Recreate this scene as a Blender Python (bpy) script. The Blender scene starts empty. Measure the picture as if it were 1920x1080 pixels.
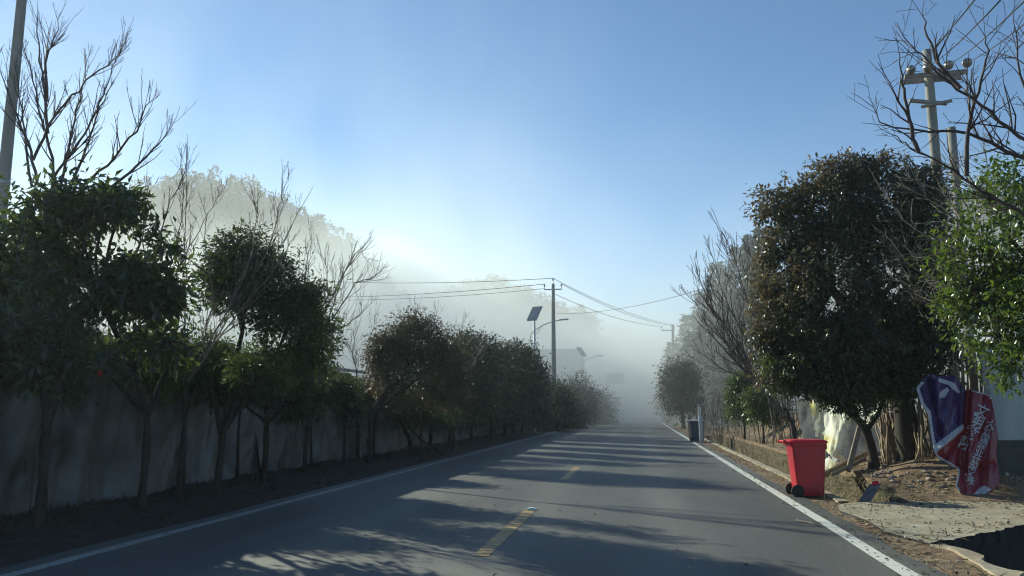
import bpy, math, random
import numpy as np
from mathutils import Vector

S = bpy.context.scene
COL = S.collection
R = math.radians
rnd = random.Random(11)

# ------------------------------------------------------------------ camera, sky, sun, exposure
FPX, PITCH, YAW, EYE = 1500.0, R(8.64), R(8.99), 1.3
cd = bpy.data.cameras.new('camera')
cam = bpy.data.objects.new('camera', cd)
COL.objects.link(cam)
S.camera = cam
cam.location = (0, 0, EYE)
cam.rotation_euler = (math.pi/2 + PITCH, 0, YAW)
cd.sensor_width = 36
cd.lens = FPX/1920*36
cd.clip_end = 3000
cd.clip_start = 0.05

SUN_EL, SUN_AZ = R(23), R(52)          # azimuth to the left of the road's direction (+Y)
w = bpy.data.worlds.new('World')
S.world = w
w.use_nodes = True
wn = w.node_tree.nodes
sky = wn.new('ShaderNodeTexSky')
sky.sky_type = 'NISHITA'
sky.sun_disc = False
sky.sun_elevation = SUN_EL
sky.sun_rotation = -SUN_AZ
sky.altitude = 1200
sky.air_density = 1.0
sky.dust_density = 0.0
sky.ozone_density = 1.5
w.node_tree.links.new(sky.outputs[0], wn['Background'].inputs[0])
wn['Background'].inputs[1].default_value = 0.064
sl = bpy.data.lights.new('sun', 'SUN')
sl.energy = 5.0
sl.angle = R(0.5)
sl.color = (1.0, 0.84, 0.55)
sun = bpy.data.objects.new('sun', sl)
COL.objects.link(sun)
sun.location = (-60, 52, 60)
to_sun = Vector((-math.sin(SUN_AZ)*math.cos(SUN_EL), math.cos(SUN_AZ)*math.cos(SUN_EL), math.sin(SUN_EL)))
sun.rotation_euler = to_sun.to_track_quat('Z', 'Y').to_euler()

S.view_settings.view_transform = 'Standard'
S.view_settings.look = 'None'
S.view_settings.gamma = 1
S.view_settings.use_white_balance = True      # cool daylight camera setting
S.view_settings.white_balance_temperature = 5200
S.view_settings.white_balance_tint = -1
S.view_settings.exposure = 0.88
S.render.engine = 'CYCLES'
cy = S.cycles
cy.use_denoising = True
cy.filter_width = 1.15
cy.max_bounces = 8
cy.diffuse_bounces = 3
cy.glossy_bounces = 2
cy.transmission_bounces = 4
cy.transparent_max_bounces = 8
cy.volume_bounces = 1
cy.volume_step_rate = 1.0
cy.sample_clamp_indirect = 6

# ------------------------------------------------------------------ layout helpers
_f = np.array([-math.sin(YAW)*math.cos(PITCH), math.cos(YAW)*math.cos(PITCH), math.sin(PITCH)])
_r = np.array([math.cos(YAW), math.sin(YAW), 0.0])
_u = np.cross(_r, _f)
EYEV = np.array([0, 0, EYE])


def ray(px, py):
    return _f + _r*(px-960)/FPX + _u*(540-py)/FPX


def at(px, py, Y):
    """The place at distance Y along the road that is seen at a photo pixel."""
    d = ray(px, py)
    return EYEV + d*(Y/d[1])


def tag(o, label=None, cat=None, group=None, kind=None):
    if label: o['label'] = label
    if cat: o['category'] = cat
    if group: o['group'] = group
    if kind: o['kind'] = kind
    return o


def empty(name, loc, label, cat, group=None, rz=0):
    o = bpy.data.objects.new(name, None)
    COL.objects.link(o)
    o.location = loc
    o.rotation_euler = (0, 0, rz)
    o.empty_display_size = 0.2
    return tag(o, label, cat, group)


def link_mesh(name, me, mats, parent=None, world=True):
    o = bpy.data.objects.new(name, me)
    COL.objects.link(o)
    for m in (mats if isinstance(mats, (list, tuple)) else [mats]):
        me.materials.append(m)
    if parent is not None:
        o.parent = parent
        if world:                      # geometry was given in world coordinates
            o.matrix_parent_inverse = parent_matrix(parent).inverted()
    return o


def parent_matrix(p):
    from mathutils import Matrix
    m = Matrix.LocRotScale(p.location, p.rotation_euler, p.scale)
    if p.parent is not None:
        m = parent_matrix(p.parent) @ p.matrix_parent_inverse @ m
    return m


class MB:
    """Collects shapes into one mesh."""
    def __init__(self):
        self.v, self.f, self.mi, self.n = [], [], [], 0
        self.smooth = []

    def add(self, verts, faces, mi=0, smooth=False):
        verts = np.asarray(verts, float)
        self.v.append(verts)
        k = self.n
        for fc in faces:
            self.f.append([i+k for i in fc])
        self.mi += [mi]*len(faces)
        self.smooth += [smooth]*len(faces)
        self.n += len(verts)

    def box(self, c, s, rz=0, mi=0, bevel=0.0, M=None):
        x, y, z = s[0]/2, s[1]/2, s[2]/2
        if bevel > 0:
            b = min(bevel, x*.9, y*.9, z*.9)
            P = []
            for sz in (-1, 1):
                pass
            vs, fs = [], []
            # chamfered box: 24 vertices
            idx = {}
            for sx in (-1, 1):
                for sy in (-1, 1):
                    for sz in (-1, 1):
                        for ax in range(3):
                            p = [sx*(x-b), sy*(y-b), sz*(z-b)]
                            p[ax] = (sx*x, sy*y, sz*z)[ax]
                            idx[(sx, sy, sz, ax)] = len(vs)
                            vs.append(p)
            I = idx
            for ax in range(3):
                a1, a2 = (ax+1) % 3, (ax+2) % 3
                for s_ in (-1, 1):
                    q = []
                    for u_, v_ in ((-1, -1), (1, -1), (1, 1), (-1, 1)):
                        k = [0, 0, 0]
                        k[ax], k[a1], k[a2] = s_, u_, v_
                        q.append(I[(k[0], k[1], k[2], ax)])
                    fs.append(q if s_ > 0 else q[::-1])
            for ax in range(3):
                a1, a2 = (ax+1) % 3, (ax+2) % 3
                for u_ in (-1, 1):
                    for v_ in (-1, 1):
                        k0, k1 = [0, 0, 0], [0, 0, 0]
                        k0[ax], k1[ax] = -1, 1
                        k0[a1] = k1[a1] = u_
                        k0[a2] = k1[a2] = v_
                        q = [I[(*k0, a1)], I[(*k1, a1)], I[(*k1, a2)], I[(*k0, a2)]]
                        fs.append(q if u_*v_ > 0 else q[::-1])
            for sx in (-1, 1):
                for sy in (-1, 1):
                    for sz in (-1, 1):
                        q = [I[(sx, sy, sz, 0)], I[(sx, sy, sz, 1)], I[(sx, sy, sz, 2)]]
                        fs.append(q if sx*sy*sz > 0 else q[::-1])
            vs = np.array(vs)
        else:
            vs = np.array([[sx*x, sy*y, sz*z] for sx in (-1, 1) for sy in (-1, 1) for sz in (-1, 1)])
            fs = [(0, 1, 3, 2), (4, 6, 7, 5), (0, 4, 5, 1), (2, 3, 7, 6), (0, 2, 6, 4), (1, 5, 7, 3)]
        if M is not None:
            vs = vs @ np.array(M).T
        elif rz:
            cs, sn = math.cos(rz), math.sin(rz)
            vs = vs @ np.array([[cs, -sn, 0], [sn, cs, 0], [0, 0, 1]]).T
        self.add(vs + np.array(c), fs, mi)

    def tube(self, pts, rad, sides=6, mi=0, caps=True, smooth=True):
        pts = np.asarray(pts, float)
        n = len(pts)
        rad = np.broadcast_to(np.asarray(rad, float), (n,))
        t = np.gradient(pts, axis=0)
        t /= np.linalg.norm(t, axis=1)[:, None] + 1e-9
        ref = np.array([0, 0, 1.0]) if abs(t[0][2]) < .9 else np.array([1.0, 0, 0])
        a = np.cross(t[0], ref)
        a /= np.linalg.norm(a)
        ang = np.arange(sides)*2*math.pi/sides
        V = np.empty((n, sides, 3))
        for i in range(n):
            a = a - t[i]*a.dot(t[i])
            a /= np.linalg.norm(a) + 1e-9
            b = np.cross(t[i], a)
            V[i] = pts[i] + rad[i]*(np.cos(ang)[:, None]*a + np.sin(ang)[:, None]*b)
        fs = []
        for i in range(n-1):
            for k in range(sides):
                k2 = (k+1) % sides
                fs.append((i*sides+k, i*sides+k2, (i+1)*sides+k2, (i+1)*sides+k))
        if caps:
            fs.append(tuple(range(sides))[::-1])
            fs.append(tuple((n-1)*sides+k for k in range(sides)))
        self.add(V.reshape(-1, 3), fs, mi, smooth)

    def lathe(self, c, axis, prof, sides=16, mi=0):
        """prof: list of (radius, offset along axis)"""
        axis = np.array(axis, float)
        axis /= np.linalg.norm(axis)
        ref = np.array([0, 0, 1.0]) if abs(axis[2]) < .9 else np.array([1.0, 0, 0])
        a = np.cross(axis, ref); a /= np.linalg.norm(a)
        b = np.cross(axis, a)
        ang = np.arange(sides)*2*math.pi/sides
        V = []
        for r_, h in prof:
            V.append(np.array(c) + axis*h + r_*(np.cos(ang)[:, None]*a + np.sin(ang)[:, None]*b))
        V = np.concatenate(V)
        fs = []
        for i in range(len(prof)-1):
            for k in range(sides):
                k2 = (k+1) % sides
                fs.append((i*sides+k, i*sides+k2, (i+1)*sides+k2, (i+1)*sides+k))
        fs.append(tuple(range(sides))[::-1])
        fs.append(tuple((len(prof)-1)*sides+k for k in range(sides)))
        self.add(V, fs, mi, True)

    def grid(self, P, mi=0, smooth=True, keep=None, mif=None):
        P = np.asarray(P, float)
        n, m = P.shape[:2]
        fs, mis = [], []
        for i in range(n-1):
            for j in range(m-1):
                if keep is not None and not keep[i, j]:
                    continue
                fs.append((i*m+j, i*m+j+1, (i+1)*m+j+1, (i+1)*m+j))
                mis.append(mi if mif is None else int(mif[i, j]))
        k = self.n
        self.v.append(P.reshape(-1, 3))
        self.f += [[q+k for q in f] for f in fs]
        self.mi += mis
        self.smooth += [smooth]*len(fs)
        self.n += n*m

    def build(self, name, mats, parent=None):
        me = bpy.data.meshes.new(name)
        me.from_pydata(np.concatenate(self.v).tolist() if self.v else [], [], self.f)
        me.polygons.foreach_set('material_index', self.mi)
        me.polygons.foreach_set('use_smooth', self.smooth)
        me.update()
        return link_mesh(name, me, mats, parent)


def part(name, mats, parent, fn):
    b = MB()
    fn(b)
    return b.build(name, mats, parent)


# smooth value noise (numpy) for shapes
_rs = np.random.RandomState(5)
_LAT = _rs.rand(64, 64, 16)


def vnoise(x, y, z=0.0):
    x, y, z = np.broadcast_arrays(np.asarray(x, float), np.asarray(y, float), np.asarray(z, float))
    xi, yi, zi = np.floor(x).astype(int), np.floor(y).astype(int), np.floor(z).astype(int)
    fx, fy, fz = x-xi, y-yi, z-zi
    fx, fy, fz = [q*q*(3-2*q) for q in (fx, fy, fz)]
    L = lambda a, b, c: _LAT[a % 64, b % 64, c % 16]
    r = 0
    for a, wa in ((0, 1-fx), (1, fx)):
        for b, wb in ((0, 1-fy), (1, fy)):
            for c, wc in ((0, 1-fz), (1, fz)):
                r = r + L(xi+a, yi+b, zi+c)*wa*wb*wc
    return r*2-1


def fbm(x, y, z=0.0, o=4):
    s, a, k = 0, 1.0, 1.0
    for i in range(o):
        s = s + a*vnoise(np.asarray(x)*k+i*7.3, np.asarray(y)*k+i*3.1, np.asarray(z)*k)
        a *= .5
        k *= 2.03
    return s


def sstep(a, b, x):
    t = np.clip((np.asarray(x, float)-a)/(b-a), 0, 1)
    return t*t*(3-2*t)


# ------------------------------------------------------------------ materials
def newmat(name):
    m = bpy.data.materials.new(name)
    m.use_nodes = True
    nt = m.node_tree
    return m, nt, nt.nodes['Principled BSDF'], nt.links


def nodes_noise(nt, scale, detail=5, rough=.6, coord='Object', stretch=None):
    tc = nt.nodes.new('ShaderNodeTexCoord')
    mp = nt.nodes.new('ShaderNodeMapping')
    nt.links.new(tc.outputs[coord], mp.inputs[0])
    if stretch: mp.inputs['Scale'].default_value = stretch
    n = nt.nodes.new('ShaderNodeTexNoise')
    n.inputs['Scale'].default_value = scale
    n.inputs['Detail'].default_value = detail
    n.inputs['Roughness'].default_value = rough
    nt.links.new(mp.outputs[0], n.inputs['Vector'])
    return n


def ramp(nt, src, stops):
    r = nt.nodes.new('ShaderNodeValToRGB')
    e = r.color_ramp.elements
    while len(e) < len(stops): e.new(.5)
    for k, (p, c) in zip(e, stops):
        k.position = p
        k.color = (*c, 1)
    nt.links.new(src, r.inputs[0])
    return r


def mix(nt, a, b, fac, mode='MIX'):
    m = nt.nodes.new('ShaderNodeMix')
    m.data_type = 'RGBA'
    m.blend_type = mode
    for s, k in ((fac, 0), (a, 6), (b, 7)):
        if hasattr(s, 'links'): nt.links.new(s, m.inputs[k])
        else: m.inputs[k].default_value = s if k == 0 else (*s, 1)
    return m.outputs[2]


def bump(nt, bs, src, strength, dist=.02):
    b = nt.nodes.new('ShaderNodeBump')
    b.inputs['Strength'].default_value = strength
    b.inputs['Distance'].default_value = dist
    nt.links.new(src, b.inputs['Height'])
    nt.links.new(b.outputs[0], bs.inputs['Normal'])


def noisy(name, c1, c2, scale=6, rough=.8, bmp=.3, bdist=.02, c3=None, scale2=1.0, stretch=None, spec=.3, metal=0.0, lo=.35, hi=.65):
    m, nt, bs, L = newmat(name)
    n = nodes_noise(nt, scale, 6, .65, stretch=stretch)
    col = ramp(nt, n.outputs[0], [(lo, c1), (hi, c2)]).outputs[0]
    if c3 is not None:
        n2 = nodes_noise(nt, scale2, 5, .6)
        f = ramp(nt, n2.outputs[0], [(.45, (0, 0, 0)), (.65, (1, 1, 1))]).outputs[0]
        col = mix(nt, col, c3, f)
    L.new(col, bs.inputs['Base Color'])
    bs.inputs['Roughness'].default_value = rough
    bs.inputs['Specular IOR Level'].default_value = spec
    bs.inputs['Metallic'].default_value = metal
    if bmp: bump(nt, bs, n.outputs[0], bmp, bdist)
    return m


def leafmat(name, cols, rough=.38, spec=.5, trans=.28, tcol=None):
    """cols: stops over a per-leaf random value"""
    m, nt, bs, L = newmat(name)
    a = nt.nodes.new('ShaderNodeAttribute')
    a.attribute_name = 'tint'
    k = len(cols)
    r = ramp(nt, a.outputs['Fac'], [(i/max(1, k-1), c) for i, c in enumerate(cols)])
    L.new(r.outputs[0], bs.inputs['Base Color'])
    bs.inputs['Roughness'].default_value = rough
    bs.inputs['Specular IOR Level'].default_value = spec
    t = nt.nodes.new('ShaderNodeBsdfTranslucent')
    if tcol is not None:
        L.new(mix(nt, r.outputs[0], tcol, .6), t.inputs[0])
    else:
        L.new(r.outputs[0], t.inputs[0])
    mx = nt.nodes.new('ShaderNodeMixShader')
    mx.inputs[0].default_value = trans
    L.new(bs.outputs[0], mx.inputs[1])
    L.new(t.outputs[0], mx.inputs[2])
    L.new(mx.outputs[0], nt.nodes['Material Output'].inputs['Surface'])
    return m


M = {}
M['bark'] = noisy('bark', (.016, .013, .011), (.048, .038, .031), 14, .9, .8, .02, stretch=(1, 1, .25))
M['twig'] = noisy('twig', (.034, .025, .023), (.095, .072, .065), 30, .7, .2, .005)
M['paletwig'] = noisy('paletwig', (.13, .105, .085), (.24, .20, .165), 25, .6, .2, .005)
M['darktwig'] = noisy('darktwig', (.028, .020, .022), (.065, .046, .046), 30, .6, .2, .005)
M['leaf_dark'] = leafmat('leaf_dark', [(.007, .015, .008), (.013, .027, .011), (.024, .045, .014), (.045, .072, .018)], .40, .6, .32, (.15, .20, .04))
M['leaf_green'] = leafmat('leaf_green', [(.020, .045, .014), (.035, .070, .016), (.060, .10, .020), (.09, .13, .03)], .35, .5, .3, (.16, .22, .02))
M['leaf_bright'] = leafmat('leaf_bright', [(.026, .052, .013), (.048, .082, .017), (.080, .118, .022), (.14, .16, .035)], .30, .6, .32, (.20, .28, .02))
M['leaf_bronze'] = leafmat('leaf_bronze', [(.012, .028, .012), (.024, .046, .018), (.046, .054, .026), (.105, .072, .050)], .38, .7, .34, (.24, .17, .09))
M['leaf_red'] = leafmat('leaf_red', [(.038, .052, .026), (.060, .066, .034), (.088, .080, .048), (.040, .064, .028)], .45, .4, .25, (.18, .11, .05))
M['leaf_grey'] = leafmat('leaf_grey', [(.035, .050, .030), (.050, .066, .036), (.070, .080, .045), (.080, .075, .055)], .45, .4, .22)
M['leaf_wood'] = leafmat('leaf_wood', [(.020, .035, .020), (.030, .050, .026), (.045, .065, .030), (.055, .070, .035)], .6, .3, .15)
M['leaf_scarlet'] = leafmat('leaf_scarlet', [(.45, .07, .03), (.6, .14, .05), (.35, .05, .03)], .45, .4, .35)
M['litter'] = leafmat('litter', [(.10, .065, .035), (.18, .12, .065), (.30, .22, .12), (.38, .31, .20), (.14, .10, .07)], .7, .2, .1)
M['drygrass'] = leafmat('drygrass', [(.16, .12, .06), (.24, .19, .09), (.32, .26, .14), (.12, .12, .05)], .7, .2, .2)
M['weeds'] = leafmat('weeds', [(.02, .026, .012), (.03, .036, .014), (.06, .05, .025), (.035, .028, .018)], .6, .3, .2)


def asphalt():
    m, nt, bs, L = newmat('asphalt')
    n = nodes_noise(nt, 95, 3, .85)
    n2 = nodes_noise(nt, .55, 6, .6, stretch=(1, .22, 1))
    n3 = nodes_noise(nt, 2.2, 6, .7)
    c = ramp(nt, n.outputs[0], [(.30, (.034, .034, .034)), (.58, (.124, .121, .115)), (.75, (.24, .234, .22))]).outputs[0]
    c = mix(nt, c, ramp(nt, n2.outputs[0], [(.3, (.58, .59, .61)), (.7, (1.36, 1.33, 1.27))]).outputs[0], 1.0, 'MULTIPLY')
    # polished wheel tracks along the lanes
    tc = nt.nodes.new('ShaderNodeTexCoord')
    sx_ = nt.nodes.new('ShaderNodeSeparateXYZ')
    L.new(tc.outputs['Object'], sx_.inputs[0])
    w_ = nt.nodes.new('ShaderNodeMath'); w_.operation = 'SINE'
    w0 = nt.nodes.new('ShaderNodeMath'); w0.operation = 'MULTIPLY_ADD'
    L.new(sx_.outputs[0], w0.inputs[0]); w0.inputs[1].default_value = 3.55; w0.inputs[2].default_value = .3
    L.new(w0.outputs[0], w_.inputs[0])
    tr = ramp(nt, w_.outputs[0], [(.0, (.86, .86, .88)), (1.0, (1.16, 1.15, 1.12))]).outputs[0]
    c = mix(nt, c, tr, 1.0, 'MULTIPLY')
    # dusty, rusty stains
    f = ramp(nt, n3.outputs[0], [(.58, (0, 0, 0)), (.72, (1, 1, 1))]).outputs[0]
    fm = nt.nodes.new('ShaderNodeMath'); fm.operation = 'MULTIPLY'
    L.new(f, fm.inputs[0]); fm.inputs[1].default_value = .4
    c = mix(nt, c, (.125, .105, .085), fm.outputs[0])
    # fine cracks
    vo = nt.nodes.new('ShaderNodeTexVoronoi')
    vo.feature = 'DISTANCE_TO_EDGE'
    vo.inputs['Scale'].default_value = .45
    nw = nodes_noise(nt, 1.6, 4, .6)
    va = nt.nodes.new('ShaderNodeVectorMath'); va.operation = 'MULTIPLY_ADD'
    L.new(nw.outputs['Color'], va.inputs[0]); va.inputs[1].default_value = (1.1, 1.1, 0)
    L.new(tc.outputs['Object'], va.inputs[2])
    L.new(va.outputs[0], vo.inputs['Vector'])
    cr = ramp(nt, vo.outputs['Distance'], [(.0, (1, 1, 1)), (.006, (0, 0, 0))]).outputs[0]
    cm = nt.nodes.new('ShaderNodeMath'); cm.operation = 'MULTIPLY'
    L.new(cr, cm.inputs[0])
    L.new(ramp(nt, n2.outputs[0], [(.5, (0, 0, 0)), (.6, (.55, .55, .55))]).outputs[0], cm.inputs[1])
    c = mix(nt, c, (.02, .02, .02), cm.outputs[0])
    L.new(c, bs.inputs['Base Color'])
    bs.inputs['Roughness'].default_value = .68
    bs.inputs['Specular IOR Level'].default_value = .4
    bump(nt, bs, n.outputs[0], .6, .008)
    return m


def worn_paint(name, c, wear=.5, ribs=False):
    m, nt, bs, L = newmat(name)
    n = nodes_noise(nt, 9, 8, .75)
    f = ramp(nt, n.outputs[0], [(wear-.06, (0, 0, 0)), (wear+.06, (1, 1, 1))]).outputs[0]
    if ribs:
        tc = nt.nodes.new('ShaderNodeTexCoord')
        wv = nt.nodes.new('ShaderNodeTexWave')
        wv.wave_type = 'BANDS'; wv.bands_direction = 'Y'
        wv.inputs['Scale'].default_value = 2.2
        wv.inputs['Distortion'].default_value = 1.2
        L.new(tc.outputs['Object'], wv.inputs[0])
        f = mix(nt, f, ramp(nt, wv.outputs[0], [(.25, (0, 0, 0)), (.5, (1, 1, 1))]).outputs[0], .8, 'MULTIPLY')
    n2 = nodes_noise(nt, 40, 4, .7)
    cc = mix(nt, c, (c[0]*.72, c[1]*.70, c[2]*.66), n2.outputs[0])
    L.new(mix(nt, (.075, .073, .070), cc, f), bs.inputs['Base Color'])
    bs.inputs['Roughness'].default_value = .6
    return m


M['asphalt'] = asphalt()
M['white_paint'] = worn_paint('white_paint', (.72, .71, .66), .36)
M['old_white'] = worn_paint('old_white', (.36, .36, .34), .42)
M['yellow_paint'] = worn_paint('yellow_paint', (.50, .30, .045), .44, True)
M['soil'] = noisy('soil', (.10, .067, .040), (.25, .175, .11), 5, .95, 1.0, .05, c3=(.215, .14, .085), scale2=1.3)
M['shade_soil'] = noisy('shade_soil', (.016, .014, .011), (.05, .042, .032), 7, .95, 1.0, .04)  # verge earth with the shade of the trees put into its colour
M['concrete'] = noisy('concrete', (.25, .215, .155), (.43, .38, .285), 5, .85, .35, .01, c3=(.27, .22, .155), scale2=.9)
M['channel_concrete'] = noisy('channel_concrete', (.10, .08, .055), (.22, .18, .13), 16, .9, .8, .03, c3=(.10, .10, .055), scale2=2.2, stretch=(1, 1, .4))
M['earth_wall'] = noisy('earth_wall', (.05, .038, .025), (.145, .11, .072), 13, .95, .9, .03, c3=(.055, .055, .028), scale2=2.5)
M['pole_concrete'] = noisy('pole_concrete', (.21, .20, .185), (.31, .295, .27), 4, .8, .2, .005, c3=(.18, .175, .16), scale2=1.2, stretch=(2, 2, .3))
M['galvanised'] = noisy('galvanised', (.33, .34, .35), (.46, .47, .48), 12, .45, .05, .002, metal=.6)
M['wire'] = noisy('wire', (.02, .02, .022), (.035, .035, .037), 20, .5, 0)
M['porcelain'] = noisy('porcelain', (.16, .15, .14), (.26, .24, .22), 9, .3, 0, spec=.6)
M['solar'] = noisy('solar', (.16, .17, .20), (.22, .23, .26), 8, .25, 0, spec=.6)
M['lamp_metal'] = noisy('lamp_metal', (.40, .41, .42), (.52, .53, .54), 6, .45, 0)
M['wall_block'] = noisy('wall_block', (.12, .115, .11), (.22, .21, .195), 4, .9, .5, .02)
M['shed_wall'] = noisy('shed_wall', (.05, .05, .045), (.11, .10, .09), 5, .9, .4, .02)
M['shed_roof'] = noisy('shed_roof', (.16, .17, .18), (.30, .31, .32), 5, .6, .3, .01, stretch=(6, 1, 1))
M['house_wall'] = noisy('house_wall', (.20, .20, .20), (.28, .28, .27), 2, .9, .1)
M['white_plaster'] = noisy('white_plaster', (.36, .38, .40), (.46, .475, .49), 2.5, .8, .15, .01, c3=(.34, .35, .35), scale2=1.5, stretch=(1, 1, .35))
M['plinth'] = noisy('plinth', (.05, .055, .052), (.09, .092, .085), 4, .9, .3, .01, c3=(.045, .05, .042), scale2=1.8)
M['red_plastic'] = noisy('red_plastic', (.34, .006, .018), (.40, .009, .023), 7, .38, .05, .002, spec=.5, c3=(.25, .008, .022), scale2=3.0)
M['red_lid'] = noisy('red_lid', (.44, .008, .022), (.50, .012, .028), 7, .35, 0, spec=.5)
M['blue_plastic'] = noisy('blue_plastic', (.035, .05, .085), (.05, .07, .11), 7, .45, .05, .002)
M['rubber'] = noisy('rubber', (.012, .012, .013), (.028, .028, .030), 12, .8, .2)
M['old_wood'] = noisy('old_wood', (.16, .125, .085), (.34, .28, .20), 9, .85, .6, .01, stretch=(3, 3, .4))
M['white_post'] = noisy('white_post', (.42, .41, .39), (.62, .61, .58), 7, .8, .3, .01)
M['bamboo'] = noisy('bamboo', (.16, .105, .055), (.36, .26, .15), 10, .6, .3, .01, stretch=(4, 4, .5))
M['sign_blue'] = noisy('sign_blue', (.05, .09, .20), (.07, .11, .24), 3, .5, 0)
M['slab'] = noisy('slab', (.10, .09, .10), (.20, .18, .18), 8, .8, .4, .01)
M['stone'] = noisy('stone', (.20, .17, .14), (.42, .37, .31), 8, .9, .5, .02)
M['hill'] = noisy('hill', (.025, .035, .018), (.055, .065, .030), .15, .95, 0)
M['pit_shade'] = noisy('pit_shade', (.014, .015, .015), (.035, .034, .032), 5, .95, .8, .04)  # near black: the pit's shade is put into this colour
M['stud'] = noisy('stud', (.7, .7, .66), (.8, .8, .77), 5, .25, 0)
M['red_cloth'] = noisy('red_cloth', (.5, .02, .03), (.6, .03, .05), 9, .6, .1)


def film(name, c1, c2, scale, rough, trans, c3=None, scale2=1.5):
    m = noisy(name, c1, c2, scale, rough, .35, .02, c3=c3, scale2=scale2, spec=.5)
    if trans:
        nt = m.node_tree
        bs = nt.nodes['Principled BSDF']
        t = nt.nodes.new('ShaderNodeBsdfTranslucent')
        src = bs.inputs['Base Color'].links[0].from_socket
        nt.links.new(src, t.inputs[0])
        mx = nt.nodes.new('ShaderNodeMixShader')
        mx.inputs[0].default_value = trans
        nt.links.new(bs.outputs[0], mx.inputs[1]); nt.links.new(t.outputs[0], mx.inputs[2])
        nt.links.new(mx.outputs[0], nt.nodes['Material Output'].inputs['Surface'])
    return m


M['tarp'] = film('tarp', (.052, .049, .046), (.125, .117, .11), 2.2, .42, 0, c3=(.032, .031, .027), scale2=.8)
M['clear_sheet'] = film('clear_sheet', (.70, .70, .65), (.85, .85, .80), 5, .35, .6, c3=(.62, .56, .22), scale2=2.2)
M['grey_sheet'] = film('grey_sheet', (.26, .26, .27), (.38, .38, .385), 4, .5, .15)
M['vinyl_red'] = film('vinyl_red', (.15, .004, .016), (.20, .007, .022), 5, .3, .12)
M['vinyl_purple'] = film('vinyl_purple', (.030, .007, .075), (.042, .011, .10), 5, .3, .1)
M['vinyl_white'] = film('vinyl_white', (.42, .41, .46), (.52, .51, .56), 5, .35, .1)

# ------------------------------------------------------------------ ground, road, markings
XL, XR = -4.95, 2.08                     # white edge lines
DX0, DX1 = 2.80, 3.60                   # drain channel
SLAB0, SLAB1 = 8.6, 12.2


def hz(x, y):
    """height of the land"""
    x = np.asarray(x, float); y = np.asarray(y, float)
    n = fbm(x*.9, y*.9)*.04
    z = np.zeros(np.broadcast(x, y).shape)
    # left verge rises a little to the wall
    z = z + sstep(-5.15, -6.4, x)*(.07+n*.8) + sstep(-7.6, -12, x)*.35
    # right bank beyond the drain
    bank = .27 + .32*sstep(3.6, 5.6, x) + .55*sstep(4.0, 6.0, x)*sstep(17.5, 22, y)*(1-sstep(33, 42, y))
    bank = bank*(1-sstep(40, 46, y)) * sstep(12.25, 14.6, y)
    z = z + np.where(x > 3.6, bank + n*1.3*sstep(3.6, 4.1, x)*sstep(12.3, 13.0, y), 0)
    z = z + np.where((x > 2.3) & (x < 2.8), n*.3*sstep(2.3, 2.6, x), 0)
    # drain channel cut into the land
    cut = (x > DX0) & (x < DX1) & (y > SLAB1-.05) & (y < 42)
    z = np.where(cut, -.62, z)
    # sunken plot at the near right, in front of the driveway
    pit = (x > 2.95) & (y < SLAB0+.40 + (x-2.85)*1.06)
    z = np.where(pit, -.95 + n, z)
    z = z - .012
    # road bed
    z = np.where((x > -5.3) & (x < 2.32), -.03, z)
    return z


xs = np.unique(np.concatenate([np.array([-400, -300, -200, -140, -100, -70, -50, -35, -25, -18, -14, -12]), np.arange(-11, -5.3, .3),
                               [-5.31, -5.29, -3, -1, 1, 2.315, 2.325], np.arange(2.4, 2.8, .1), [2.797, 2.803, 2.948, 2.952, 3.2, 3.4, 3.597, 3.603],
                               np.arange(3.7, 8, .12), np.arange(8, 14, .6), [16, 20, 26, 35, 50, 70, 100, 140, 200, 300, 400]]))
ys = np.unique(np.concatenate([[-30, -15, -8, -4, 0, 2], np.arange(3, 8, .25), np.arange(8, 18, .12), np.arange(18, 46, .5), [50, 55, 60, 70, 80, 95, 110, 130, 160, 200, 250, 320, 420]]))
X, Y = np.meshgrid(xs, ys)
b = MB()
b.grid(np.stack([X, Y, hz(X, Y)], -1), smooth=False)
g = b.build('ground', M['soil'])
tag(g, 'brown soil ground beside the road', kind='structure')


def ystrip(name, x0, x1, y0, y1, z, mat, wob=0.0):
    yy = np.linspace(y0, y1, max(2, int((y1-y0)/1.0)+1))
    P = np.empty((len(yy), 2, 3))
    P[:, 0] = np.stack([x0 + wob*vnoise(yy*1.7, 3), yy, np.full_like(yy, z)], 1)
    P[:, 1] = np.stack([x1 + wob*vnoise(yy*1.7, 9), yy, np.full_like(yy, z)], 1)
    bb = MB()
    bb.grid(P, smooth=False)
    return bb.build(name, mat)


road = ystrip('road', -5.25, 2.36, -30, 420, .004, M['asphalt'], .05)
tag(road, 'grey asphalt country road', kind='structure')
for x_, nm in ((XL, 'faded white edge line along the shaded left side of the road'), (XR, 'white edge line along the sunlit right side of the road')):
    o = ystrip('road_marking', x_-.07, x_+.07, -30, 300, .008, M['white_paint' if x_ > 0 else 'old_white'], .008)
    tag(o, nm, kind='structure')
xc = -1.44
y0_ = 7.27
bb = MB()
for k in range(2):
    yy0 = y0_ + k*8.0
    bb.grid([[[xc-.075, yy0, .008], [xc+.075, yy0, .008]], [[xc-.075, yy0+3.3, .008], [xc+.075, yy0+3.3, .008]]], smooth=False)
tag(bb.build('road_marking', M['yellow_paint']), 'worn yellow dashed centre line on the asphalt', kind='structure')
o = part('road_stud', M['stud'], None, lambda q: (q.box((xc+.01, y0_+3.42, .016), (.12, .10, .016), bevel=.006), q.box((xc+.01, y0_+3.42, .028), (.075, .07, .012), bevel=.004)))
tag(o, 'small white reflector stud at the end of the yellow dash', 'road stud')

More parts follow.
